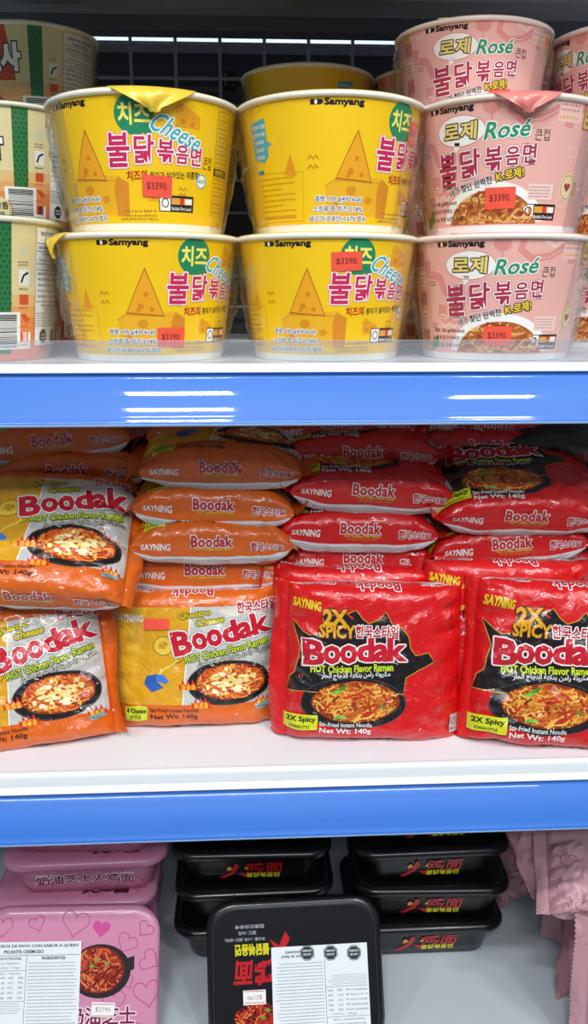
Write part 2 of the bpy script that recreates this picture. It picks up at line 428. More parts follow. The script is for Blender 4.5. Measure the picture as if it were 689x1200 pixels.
def bowl_rim(rt, h, key, parent, lid_key, r=.0022, label=None):
    m = MB(); m.lathe([((rt/1000+.0004)+r*math.cos(a), (h-1.2)/1000+r*.9*math.sin(a)) for a in np.linspace(-2.6, 3.0, 12)], key, 96); o = m.build('rim', parent)
    m = MB(); z = (h+.9)/1000; m.lathe([(rt/1000+.0012, z-.0006), (rt/1000-.0005, z+.0005), (rt/1000-.006, z-.0002), (rt/1000-.03, z+.0000), (.0002, z)], lid_key, 96); l = m.build('foil_lid', parent)
    return o, l
def pull_tab(lid, rt, h, ang, wd, drop, key, under=None, seed=1):
    """foil tab folded down over the rim, a triangle with soft creases"""
    rng = random.Random(seed); m = MB(); P = []; nu, nv = 15, 9
    for i in range(nu):
        u = i/(nu-1)*2-1; row = []
        for j in range(nv):
            v = j/(nv-1); half = wd/2*(1-v**1.1)+.003*(v > .98)
            a = R(ang)+half*u/(rt/1000+.003)
            rr = rt/1000+.0035+.0035*math.sin(v*math.pi*.9)+.0012*math.sin(u*5+v*4)
            if v < .15: rr = rt/1000+.0005+.003*v/.15
            z = (h+1.6)/1000-drop*v**1.1
            row.append((rr*math.sin(a), -rr*math.cos(a), z))
        P.append(row)
    m.grid(P, lambda i, j: (under or key) if (j in (0,)) else key); return m.build('pull_tab', lid)
def shrink_wrap(parent, rb, rt, h, seed, amt=.005, spans=((50, 118), (-118, -50)), nm='shrink_wrap'):
    m = MB(); rng = random.Random(seed)
    for a0, a1 in spans:
        P = []
        for i in range(23):
            a = R(a0+(a1-a0)*i/22); edge = math.sin(math.pi*i/22)**.7; row = []
            for j in range(19):
                v = j/18; r = rb+(rt+1.8-rb)*v; q = noise.noise(Vector((a*5+seed, v*7, seed*3.1)))
                r = r/1000+.0007 + edge*(amt*math.sin(math.pi*min(1, v*1.05))**.8*(.55+.8*abs(q)) + .0012*noise.noise(Vector((a*16, v*20, seed))))
                row.append((r*math.sin(a), -r*math.cos(a), v*(h+.6)/1000))
            P.append(row)
        m.grid(P, 'wrap:#ffffff'); m.build(nm, parent); m = MB()

YEL, PNK = 'cup:#f9ca0c', 'cup:#f0b5a8'
W_, K_ = 'cup:#fbf8f2', 'cup:#1e1a1c'
def rows(a, x, y, lines, h, m, L, gap, wd=None, outline=None, bold=.01, rot=0):
    for i, s_ in enumerate(lines): a.text(s_, x, y-i*gap, h, m, L, w=(wd[i] if wd else None), outline=outline, bold=bold, rot=rot)
def logo(a, x, y, k=1.0):
    """two dark half-rounded blocks, then the maker's word"""
    a.rect(x-17.5*k, y-1.6*k, x-14.2*k, y+1.6*k, K_, 3); a.ell(x-11.6*k, y, 2.4*k, 1.6*k, K_, 3, a0=-90, a1=90, n=12); a.rect(x-13.6*k, y-1.6*k, x-11.5*k, y+1.6*k, K_, 3)
    a.ell(x-13.9*k, y, .9*k, 1.5*k, W_, 4, n=14)
    a.text('Samyang', x+4.2*k, y-.5*k, 4.9*k, K_, 3, w=25*k, bold=.012, outline=('ring', K_, .26))
def heat_gauge(a, x, y, k=1.0):
    a.rect(x-12*k, y-4.5*k, x+12*k, y+4.5*k, K_, 3); a.rect(x-11.4*k, y-4*k, x-4.6*k, y+4*k, W_, 4)
    a.loop(x-8*k, y+.3*k, 2.1*k, 2.4*k, .6*k, K_, 5, 16)
    a.rect(x-4*k, y-.4*k, x+11*k, y+3.2*k, 'cup:#e8a33a', 4); a.rect(x+2*k, y-.4*k, x+5*k, y+3.2*k, 'cup:#d8401e', 5); a.rect(x+5.6*k, y-.1*k, x+10.6*k, y+2.9*k, W_, 5)
    a.text('Buldak Fire Level', x+3.4*k, y-2.6*k, 1.9*k, W_, 5, w=14*k, bold=.01)
def cheese_wedge(a, x, y, k, m='cup:#eba21a', hole='cup:#d98710', L=2, out=None):
    P = [(x-9*k, y-7*k), (x+9*k, y-7*k), (x+9*k, y+1*k), (x-7*k, y+8*k), (x-9*k, y+4*k)]
    a.poly(P, m, L)
    if out: a.line(P, .7*k, out, L+1, True); a.line([(x-9*k, y+2.5*k), (x+9*k, y-1*k)], .6*k, out, L+1)
    for hx, hy, hr in ((-4, -3, 2), (3, -4.5, 1.5), (4, -.6, 1.1), (-5, 3.2, 1.1)): a.ell(x+hx*k, y+hy*k, hr*k, hr*k, hole, L+1, 14)

def yellow_art():
    a = Art(); rng = random.Random(3)
    logo(a, -27, 80, 1.0)
    a.ell(22, 71.5, 12.5, 12.5, 'cup:#1c8a5c', 2); a.poly([(27, 61), (33, 56), (33, 65)], 'cup:#1c8a5c', 2)
    a.text('치즈', 22, 71.5, 12.5, 'cup:#fdf26a', 4, w=19.5, bold=.03)
    cheese_wedge(a, 58, 72, 1.0)
    a.text('Cheese', 51, 62, 12, 'cup:#2fb0c4', 6, w=36, bold=.008, rot=-20, shear=.4, outline=('ring', W_, .9), sp=1.04)
    O = ('ring', W_, .9, 'cup:#e58aa8', 1.25); C = 'cup:#d0245a'
    for s_, x, y, h, w_ in (('불', 10, 50, 21, 17), ('닭', 27.5, 50.5, 17.5, 14), ('볶', 42, 50, 14, 12), ('음', 54, 48.5, 11.5, 10), ('면', 65, 48, 11.5, 9.5)):
        a.text(s_, x, y, h*.95, C, 6, w=w_*.9, bold=.022, outline=O, shear=.05)
    a.text('큰컵', 76, 45, 8, K_, 3, w=8)
    a.text('치즈의', 22, 34.5, 6, 'cup:#c32a1c', 4, w=14, bold=.03, rot=3); a.text('풍미가 살아있는 매콤함!', 50, 35.5, 4.5, K_, 3, w=38, bold=.012, rot=3)
    cheese_wedge(a, 36, 24, .75, L=2)
    for k in range(3): a.line([(52+i*1.6, 27-k*3.5+(1 if i % 2 else -1)) for i in range(5)], .6, 'cup:#b0561c', 3)
    for k in range(2): a.line([(-47+i*1.8, 47-k*6+(1.2 if i % 2 else -1.2)) for i in range(5)], .8, 'cup:#c2701c', 3)
    heat_gauge(a, 51, 17.5, 1.15)
    a.scribble(26, 8, 36.5, 14, 'cup:#a8801a', 3, 2, rng); a.scribble(12, 8, 30, 13.5, 'cup:#a8801a', 3, 2, rng)
    a.text('• 오돌뼈를 올려먹은 부분은 삽시 제품입니다.', 22, 7.2, 2.0, 'cup:#8a6a1c', 3, w=30)
    # block of cheese at the foot of the print
    a.poly([(-34, 10), (15, 10), (16, 30), (9, 34.5), (-28, 34.5), (-35, 29)], 'cup:#f0b420', 1)
    a.poly([(6, 9), (15, 9), (16, 30), (8, 34), (5, 27)], 'cup:#dd8d22', 2)
    a.line([(-35, 29), (-28, 32), (4, 31.5), (16, 29)], .7, 'cup:#e09c18', 2)
    for hx, hy, hr in ((-16, 26, 4), (-2, 20, 3), (10, 18, 2.2), (-27, 17, 2.5)): a.ell(hx, hy, hr, hr*.75, 'cup:#dd9414', 3, 16)
    # big slice of cheese standing on the block
    a.poly([(-28, 33), (0, 31), (-13, 64)], 'cup:#b8741a', 3); a.poly([(-26.9, 34), (-1.2, 32.1), (-13.1, 62)], 'cup:#f2a81c', 4)
    for hx, hy, hr in ((-17, 38, 2.2), (-9, 36, 1.6), (-13, 46, 1.6), (-19, 35.2, 1.2)): a.ell(hx, hy, hr, hr, 'cup:#d9860f', 5, 14)
    O2 = ('ring', W_, .55)
    rows(a, -25, 20.5, ['중량: 105 g(430 kcal)', '스프류 중 치즈 3.74%,', '닭고기(국내산) 0.67% 함유'], 4.1, 'cup:#1b3a6b', 6, 6.3, [35, 38, 44], O2, .012)
    # left hand panels
    a.poly([(-97, 72), (-80, 74), (-79, 50), (-84, 46), (-96, 49)], 'cup:#4aa9b8', 2); a.poly([(-80, 60), (-75, 57), (-80, 55)], 'cup:#4aa9b8', 2)
    for i, s_ in enumerate(['체다부에서 치즈를', '끓인면 또는 볶아', '체다치즈의', '고소하고', '진한치즈맛']): a.text(s_, -88, 69-i*4.8, 2.6, W_, 4, w=(15 if i < 2 else 10), bold=.02)
    a.loop(-88, 80, 7, 2, .4, 'cup:#d9a21a', 2)
    a.text('더 맛있게 즐기는법', -88, 84, 2.2, 'cup:#c2921a', 3, w=17)
    a.poly([(-66, 37), (-56, 36), (-60, 50)], 'cup:#ea9a18', 3)
    for i in range(8): a.scribble(-92, 34-i*3.5, -54 if i not in (2, 5) else -66, 36.4-i*3.5, 'cup:#c98b10', 3, 1, rng)
    a.line([(-94, 39), (-51, 38), (-52, 7), (-94, 7)], .5, 'cup:#dca214', 2, True); a.rect(-94, 39, -86, 41.5, 'cup:#2f7fa8', 3)
    a.scribble(-94, 8.5, -54, 10.5, 'cup:#d6402a', 3, 1, rng)
    # right hand panels
    a.ell(71, 33, 5, 5, W_, 2, 20); a.loop(71, 33, 4.4, 4.4, .7, 'cup:#2a9aa0', 3, 20); a.text('HACCP', 71, 33, 1.9, 'cup:#2a9aa0', 4, w=6.6, bold=.03)
    for i in range(13):
        y = 82-i*5.4; a.line([(84, y), (108, y)], .35, 'cup:#b8860c', 2); a.scribble(85.5, y-4, 104, y-1.2, 'cup:#a87a0e', 3, 1, rng)
    a.line([(84, 82), (84, 12), (108, 12), (108, 82)], .5, 'cup:#b8860c', 2, True)
    a.rect(84, 38, 104, 43, K_, 3); a.text('영양정보', 92, 40.5, 3.2, YEL, 4, w=13, bold=.02)
    return a

def pink_art():
    a = Art(); rng = random.Random(9)
    D1, D2 = 'cup:#e4938a', 'cup:#f6cfc4'
    # pale pattern: a winding road, peppers, clouds
    a.line([(-85, 60), (-60, 62), (-45, 58), (-40, 48), (-30, 44)], 6, D1, 1)
    a.line([(16, 84), (14, 76), (22, 70), (36, 72), (46, 78), (60, 80), (80, 78)], 5, D1, 1); a.line([(24, 70), (34, 71), (46, 77), (60, 79)], .4, D2, 1.6)
    a.ell(2, 80, 6, 5, D1, 1, 16); a.line([(2, 76), (2, 71)], 1, D1, 1); a.line([(30, 82), (38, 78), (44, 82), (42, 85)], 2.6, D2, 1.5); 
    for x, y, k in ((-58, 66, 1), (-44, 35, 1), (26, 47, .7), (-72, 40, 1), (56, 72, 1), (72, 30, 1), (-30, 84, .8)): a.poly([(x-5*k, y-5*k), (x+4*k, y-6*k), (x+5*k, y+4*k), (x-4*k, y+5*k)], D1, 1); a.line([(x-5*k, y-5*k), (x+4*k, y-6*k), (x+5*k, y+4*k), (x-4*k, y+5*k)], .7, D2, 1.5, True)
    for i in range(3): a.line([(-46+j*2.2, 31-i*3.5+1.2*math.sin(j*1.6+i)) for j in range(8)], 1.3, D1 if i % 2 else D2, 1)
    for x, y in ((-52, 80), (64, 52), (-64, 20), (60, 20)): a.loop(x, y, 5, 3, .8, D2, 1, 20)
    logo(a, -27, 80.5, 1.02)
    a.ell(-20, 66, 18, 9.5, W_, 2); a.poly([(-26, 59), (-24, 52), (-17, 59)], W_, 2); a.loop(-20, 66, 18.4, 9.9, .5, D1, 2.5)
    a.text('로제', -20, 66, 10.5, 'cup:#ecd680', 6, w=24, bold=.03, outline=('ring', 'cup:#4a3414', .8), shear=.06, sp=1.08)
    a.text('Rosé', 13, 65, 10.2, 'cup:#2a9468', 6, w=29, bold=.02, shear=.3, outline=('ring', W_, .8), rot=3)
    a.text('큰컵', 36, 61.5, 7, 'cup:#4a3a36', 3, w=10.5)
    O = ('ring', W_, .8, 'cup:#cc6674', 1.15); C = 'cup:#b02a4a'
    for s_, x, y, h, w_ in (('불', -31, 42, 23, 18), ('닭', -12.5, 45, 19, 16), ('볶', 4, 47, 16, 13), ('음', 17, 48.5, 12, 10.5), ('면', 28.5, 50, 12.5, 10)):
        a.text(s_, x, y, h*.92, C, 6, w=w_*.88, bold=.022, outline=O, rot=4, shear=.05)
    a.text('내가 찾던 완벽한', -13, 30.5, 5.2, 'cup:#2d1c1c', 5, w=34, bold=.02, rot=13, outline=(W_, .04))
    a.text('K-로제!', 16, 37, 6.2, 'cup:#f2d23a', 6, w=19, bold=.03, rot=10, outline=('ring', K_, .6))
    # plate of noodles
    a.ell(4, 2, 41, 31, W_, 2, 40, a0=9, a1=171)
    a.ell(4, 2, 35, 25.5, 'cup:#b5612a', 3, 40, a0=8, a1=172)
    b = Art(); b.noodles(4, 3, 35, 25, 3.5, ['#d89a4c', '#e6b064', '#c97a36', '#f0c27c', '#b5622a', '#a04a22'], 170, 1.5, 5, kind='cup')
    for T, k, L in b.items:
        T = T[(T[:, :, 1].min(1) > 5.5)]
        if len(T): a.items.append((T, k, L))
    for x, y in ((-12, 17), (6, 24), (18, 14), (26, 12), (-20, 10), (10, 12)): a.blob(x, y, 2.2, 1.6, 'cup:#9a3c1e', 6.6, x, 9)
    rows(a, -39, 20.5, ['중량: 105 g(420 kcal)', '스프류 중 닭고기(국내산) 1.26%', '크림 1.12%, 우유 0.03% 함유'], 3.3, 'cup:#3a201c', 7, 5.2, [30, 36, 40], None, .012)
    heat_gauge(a, 41, 13, 1.15)
    a.rect(30, 21, 50, 31, 'cup:#f5d8ce', 3); a.scribble(31, 22, 49, 30, 'cup:#c8685e', 4, 4, rng)
    a.ell(64, 30, 8, 9, 'cup:#ecd9a8', 2, 24); a.heart(64, 30, 3.4, 'cup:#b0383a', 3); a.loop(64, 30, 6.6, 7.6, .6, 'cup:#b98a4a', 3, 24)
    # promotion box at upper right
    a.rect(46, 70, 66, 83, 'cup:#f3c8bc', 2); a.scribble(47, 76, 65, 82, 'cup:#c4766c', 3, 2, rng); a.scribble(47, 71, 65, 75, 'cup:#e9b53a', 3, 1, rng)
    a.rect(69, 67, 84, 84, 'cup:#b9473a', 2); a.rect(70, 68, 83, 83, 'cup:#f4dc62', 3); a.text('2:30', 76.5, 77, 4.6, 'cup:#b9473a', 4, w=10.5, bold=.03); a.text('전자레인지', 76.5, 71, 2.6, K_, 4, w=10, bold=.02)
    # left hand column of small icons, bar code and green corner
    a.line([(-58, 84), (-57, 6)], .5, D1, 2)
    for i in range(5): a.rect(-74, 66-i*14, -62, 77-i*14, 'cup:#f3c9bd' if i % 2 else 'cup:#d8776e', 2); a.scribble(-73, 67-i*14, -63, 75-i*14, 'cup:#8a4a40', 3, 3, rng)
    a.ell(-68, 80, 3.4, 3, 'cup:#d8c23c', 3, 16); a.poly([(-62, 5), (-50, 9), (-50, 17), (-60, 12)], 'cup:#4f8f3c', 3)
    a.scribble(-56, 52, -48, 56, 'cup:#7a3a34', 3, 2, rng); a.scribble(-56, 22, -50, 26, 'cup:#7a3a34', 3, 2, rng)
    return a

def cream_art(hc):
    a = Art(); rng = random.Random(21)
    G = 'cup:#2c7a42'
    a.poly([(2, 5), (14, 5), (16, hc-2), (3, hc-2)], G, 1)
    for i in range(24):
        for j in range(3): a.ell(4+j*4+(i % 2)*2+.0*i, 8+i*(hc-12)/24, 1.2, 1.2, 'cup:#1d5c30', 2, 8)
    a.ell(25, hc-22, 3.4, 3.4, 'cup:#d8d2b8', 2, 7); a.scribble(20.5, hc-32, 30, hc-28, 'cup:#4a4632', 3, 2, rng)
    a.rect(21, hc-45, 30, hc-34, 'cup:#eef0ea', 2); a.line([(23, hc-43), (25, hc-38), (29, hc-36)], 1.6, K_, 3); a.scribble(21, hc-48.5, 30, hc-46, K_, 3, 1, rng)
    for i, k in enumerate((0, 1, 2)):
        y = hc-58-i*13; a.rect(21.5, y, 29.5, y+7, 'cup:#d8552e', 2) if k != 1 else a.poly([(22, y+6), (28, y), (31, y+3), (26, y+7)], 'cup:#d8552e', 2); a.scribble(21, y-3.4, 30.5, y-1, 'cup:#d8552e', 3, 1, rng)
    a.rect(-6, 8, 22, 34, 'cup:#f4f2ec', 3)
    for i in range(20): a.rect(-3, 9.5+i*1.15, 19, 9.5+i*1.15+rng.choice((.35, .6, .8)), K_, 4)
    # round cream emblem with brush characters, orange sign with white letter
    a.ell(-13, 16, 13, 11, 'cup:#caa25c', 3, 24); a.ell(-13, 16, 12, 10, 'cup:#ecd79c', 4, 24); a.text('鲜浓香', -13, 19, 6, K_, 6, w=19, bold=.02); a.text('郁味', -13, 12, 5, K_, 6, w=12, bold=.02)
    a.ell(-44, 14, 26, 24, 'cup:#c8503a', 2, 30); a.ell(-40, 14, 18, 17, 'cup:#e49a78', 3, 24)
    for i in range(5): a.blob(-52+i*7, 12+(i % 3)*5, 5, 4, ['cup:#f2dcc0', 'cup:#b8352a', 'cup:#88a04a'][i % 3], 4, i)
    a.poly([(-30, hc-2), (-17, hc-2), (-11, hc-50), (-60, hc-50), (-64, hc-2)], 'cup:#cf4a26', 2)
    a.text('라면사', -32, hc-30, 22, W_, 6, w=52, bold=.06, outline=('cup:#3a1c1c', .05))
    a.rect(18, 8, 32, 20, 'cup:#f4f2ec', 2)
    return a

def label_patch(surf, x0, y0, x1, y1, art, key, L=16, xl=CUPX, cut=0):
    a = Art(); a.rect(x0, y0, x1, y1, key, L)
    for T, k, l in art.items: a.items.append((T, k, L+l))
    m = MB(); m.art(a, surf, xl); return m
def price_sticker(parent, surf, cx, cy, w_, h_, text, rot=0, xl=CUPX, flatten=None, key='paper:#f4553c', ink='paper:#6b1c1c', L=14, name='price_sticker', bold=.004):
    a = Art(); c, s_ = math.cos(R(rot)), math.sin(R(rot))
    pt = lambda x, y: (cx+x*c-y*s_, cy+x*s_+y*c)
    a.poly([pt(-w_/2, -h_/2), pt(w_/2, -h_/2), pt(w_/2, h_/2), pt(-w_/2, h_/2)], key, L)
    if text: a.text(text, cx, cy+(0), h_*.36, ink, L+2, w=w_*.70, rot=rot, bold=bold)
    m = MB(); m.art(a, surf, xl); return m.build(name, parent)

def nutrition_art(x0, y0, x1, y1, seed=2, top='FIDEOS INSTANTANEOS', sub='CARNE DE VACUNO', inv=False, k=1.0):
    a = Art(); rng = random.Random(seed); K = 'paper:#23252a'; W = x1-x0; H = y1-y0; cx = (x0+x1)/2
    a.text(top, cx, y1-.05*H, .030*H, K, 2, w=W*.8, bold=.02); a.text(sub, cx, y1-.10*H, .03*H, K, 2, w=W*.55, bold=.02)
    a.text('INFORMACION NUTRICIONAL', cx, y1-.165*H, .026*H, K, 2, w=W*.88, bold=.01)
    a.text('Porcion por Paquete: 1', cx, y1-.22*H, .028*H, K, 2, w=W*.7); a.text('Tamaño de la porcion: 113 g', cx, y1-.27*H, .028*H, K, 2, w=W*.86)
    for y in (.13, .195, .30, .35, .62, .72): a.line([(x0+.4, y1-y*H), (x1-.4, y1-y*H)], .35, K, 2)
    a.text('100 g  1 porcion', cx+W*.12, y1-.325*H, .025*H, K, 2, w=W*.6)
    for i, (s_, v1, v2) in enumerate((('ENERGIA (kcal)', '452', '511'), ('PROTEINAS (g)', '9,3', '10'), ('GRASA TOTAL (g)', '16', '18'), ('H. de C. Disp (g)', '66', '75'), ('SODIO (mg)', '1850', '2090'))):
        y = y1-(.385+i*.048)*H; a.text(s_, x0+W*.30, y, .025*H, K, 2, w=W*.5, bold=.01); a.text(v1, x0+W*.70, y, .022*H, K, 2, w=W*.13); a.text(v2, x0+W*.89, y, .022*H, K, 2, w=W*.13)
    a.text('Fecha de Vencimiento', cx, y1-.65*H, .026*H, K, 2, w=W*.66); a.text('01/01/2025', cx, y1-.69*H, .026*H, K, 2, w=W*.4)
    a.scribble(x0+.8, y1-.84*H, x1-.8, y1-.73*H, K, 2, 5, rng, .45)
    for i in range(2):
        ox, oy, r_ = x0+W*(.27+.46*i), y1-.92*H, min(W*.2, .065*H); a.ell(ox, oy, r_, r_, K, 2, 8, rot=22.5); a.text('ALTO EN', ox, oy+r_*.2, r_*.26, 'paper:#f2f2f2', 4, w=r_*1.3, bold=.03); a.text('SODIO' if i else 'CALORIAS', ox, oy-r_*.25, r_*.26, 'paper:#f2f2f2', 4, w=r_*1.2, bold=.03)
    return a

SB = cup_surf(BOWL['rb'], BOWL['rt'], BOWL['h'])
yellow0 = empty('noodle_bowl'); cup_body(SB, YEL, 'cup:#f6f3ea', BOWL['h'], BOWL['rb'], yellow_art(), yellow0); bowl_rim(66, 86, 'rim:#f6f1df', yellow0, 'cup:#f2d34a')
pink0 = empty('noodle_bowl'); cup_body(SB, PNK, 'cup:#f6f1ee', BOWL['h'], BOWL['rb'], pink_art(), pink0); bowl_rim(66, 86, 'rim:#f3e6d9', pink0, 'cup:#f1b6ac')
CR = dict(rb=54.0, rt=66.0, h=97.0); SC = cup_surf(54, 66, 97)
cream0 = empty('noodle_bowl')
cup_body(SC, 'cup:#e6d6a2', 'cup:#e08a70', 97, 54, cream_art(97), cream0, bands=[(16, 'cup:#e8876a'), (30, 'cup:#e88a4c'), (38, 'cup:#e9a765'), (46, 'cup:#e8bf80')]); bowl_rim(66, 97, 'rim:#e9e4d0', cream0, 'cup:#3c8a52')
cl = label_patch(SC, 36, 10, 76, 92, nutrition_art(36, 10, 76, 92), 'paper:#ececea').build('nutrition_label', cream0); cl['label'] = 'white nutrition label'
used = {id(yellow0): False, id(pink0): False, id(cream0): False}
def place_bowl(proto, x, y, z, view, label, group, wrap=None, sticker=None, tab=None, tilt=(0, 0), skey='paper:#f4553c'):
    if used[id(proto)]: o = copy_tree(proto['src'] if False else proto)
    else: o = proto; used[id(proto)] = True
    # children added per copy below belong to this bowl only
    for ch in list(o.children):
        if ch.name.split('.')[0] in ('price_sticker', 'shrink_wrap'): bpy.data.objects.remove(ch)
        else:
            for g in list(ch.children): bpy.data.objects.remove(g)
    o.location = (x, y, z); o.rotation_euler = (R(tilt[0]), R(tilt[1]), R(view) - math.atan2(x, y)*-1*-1)
    tag(o, label, 'noodle bowl', group)
    surf = SC if proto is cream0 else SB; h = 97 if proto is cream0 else 86
    if sticker: price_sticker(o, surf, *sticker, key=skey)
    if wrap: shrink_wrap(o, 54, 66, h, wrap[0], wrap[1], wrap[2])
    if tab:
        lid = [c for c in o.children if c.name.startswith('foil_lid')][0]
        pull_tab(lid, 66, h, *tab)
    return o
def sp(view, a): return a-view                       # a span of wrap given as seen, turned into the bowl's own angles
PITCH = .0886
def bx(px, py, Y): return at(px, py, Y).x
Y1_, Y2_, Y3_ = .6705, .8185, .9660
xa, xb, xc = -.1135+.0, .0, 0
zA, zB, zC = Z1+.0003, Z1+PITCH, Z1+2*PITCH
c0 = bx(172, 280, Y1_); c1 = bx(382.5, 280, Y1_); c2 = bx(586, 280, Y1_)
GY, GP, GC = 'yellow cheese noodle bowls on the upper shelf', 'pink noodle bowls on the upper shelf', 'cream and green noodle bowls stacked at the left'
def spans(view): return ((52-view, 112-view), (-112-view, -52-view))
place_bowl(yellow0, c0, Y1_, zA, 10, 'yellow cheese noodle bowl at lower left, its red price sticker low on the front', GY, (1, .006, spans(10)), (5, 17, 21, 13, '$3390.', -1), (-76, .034, .017, 'cup:#f2c830', None, 1))
place_bowl(yellow0, bx(167, 110, Y1_), Y1_, zB, -26, 'upper left yellow cheese bowl with a foil tab folded down over its rim', GY, (2, .005, spans(-26)), (36, 28, 21, 13.5, '$3390.', -1), (32, .062, .016, 'cup:#f2cf3e', None, 2))
place_bowl(yellow0, c1, Y1_, zA, 0, 'lower middle yellow cheese bowl, red price sticker over the green circle', GY, (3, .004, spans(0)), (14, 68, 21, 12.5, '$3390.', 2))
place_bowl(yellow0, bx(388, 110, Y1_), Y1_, zB, 29, 'upper middle yellow cheese bowl whose front shows the ingredients panel at left', GY, (4, .006, spans(29)), (37, 66, 13, 15, '$3390.', -2))
place_bowl(pink0, c2, Y1_, zA, 0, 'lower pink noodle bowl in the front row, right of the yellow bowls', GP, (5, .004, spans(0)), (2, 17.5, 21, 13.5, '$3390.', 0))
place_bowl(pink0, bx(594, 110, Y1_), Y1_, zB, -10, 'upper pink noodle bowl in the front row with a coral foil tab on its rim', GP, (6, .004, spans(-10)), (10, 22, 22, 14, '$3390.', 1), (22, .05, .014, 'cup:#ef8a80', None, 3))
cr = bx(554, 60, Y2_)
place_bowl(pink0, cr, Y2_, zC, 5, 'pink noodle bowl topmost behind the front row, wrapped in creased clear film', GP, (7, .007, spans(5)), (20, 28, 20, 12, '', 4), None, (0, 0))
place_bowl(pink0, cr, Y2_, zB, 20, 'pink noodle bowl second up behind the front pink bowls', GP, (8, .003, spans(20)))
place_bowl(pink0, cr-.006, Y2_, zA, 20, 'pink noodle bowl on the shelf behind the front pink bowls', GP)
cr2 = cr+.139
place_bowl(pink0, cr2, Y2_, zC, -38, 'pink noodle bowl topmost at the right edge, cut by the frame', GP, (9, .004, spans(-38)))
place_bowl(pink0, cr2, Y2_, zB, -20, 'pink noodle bowl second up at the right edge, cut by the frame', GP)
place_bowl(pink0, cr2, Y2_, zA, -20, 'pink noodle bowl lowest of the stack at the right edge', GP)
cy = bx(360, 85, Y3_)
place_bowl(yellow0, cy, Y3_, zC, 118, 'yellow bowl at the back showing only its upper part above the front row', GY, (10, .004, spans(118)))
for k, z in enumerate((zA, zB)): place_bowl(yellow0, cy, Y3_, z, 100, ('lowest', 'second')[k] + ' bowl of the back yellow stack, hidden in the dark gap', GY)
cp3 = cy+.1365
place_bowl(pink0, cp3, Y3_, zC, -60, 'dim pink bowl at the back between the yellow and pink stacks', GP)
for k, z in enumerate((zA, zB)): place_bowl(pink0, cp3, Y3_, z, -60, ('lowest', 'second')[k] + ' dim pink bowl of the backmost pink stack', GP)
# cream bowls
PC = .0995
place_bowl(cream0, bx(-37, 300, Y1_), Y1_, zA, 12, 'cream bowl with green lid edge standing on the shelf at the left edge', GC, (11, .003, spans(12)))
for k in range(2): place_bowl(cream0, bx(3, 200, Y2_) - (.0 if k else .0), Y2_, Z1+.0003+k*PC, 6 if k else 14, ('cream bowl lowest of the second stack, in shadow beside the yellow bowls', 'cream bowl second up at left with bar code beside the yellow bowl')[k], GC, (12+k, .003, spans(6 if k else 14)))
for k in range(3): place_bowl(cream0, bx(36, 70, Y3_), Y3_, Z1+.0003+k*PC, -4, ('cream bowl lowest of the backmost left stack', 'cream bowl in the middle of the backmost left stack', 'topmost cream bowl at the top left corner with orange sign')[k], GC, (15, .003, spans(0)) if k == 2 else None)

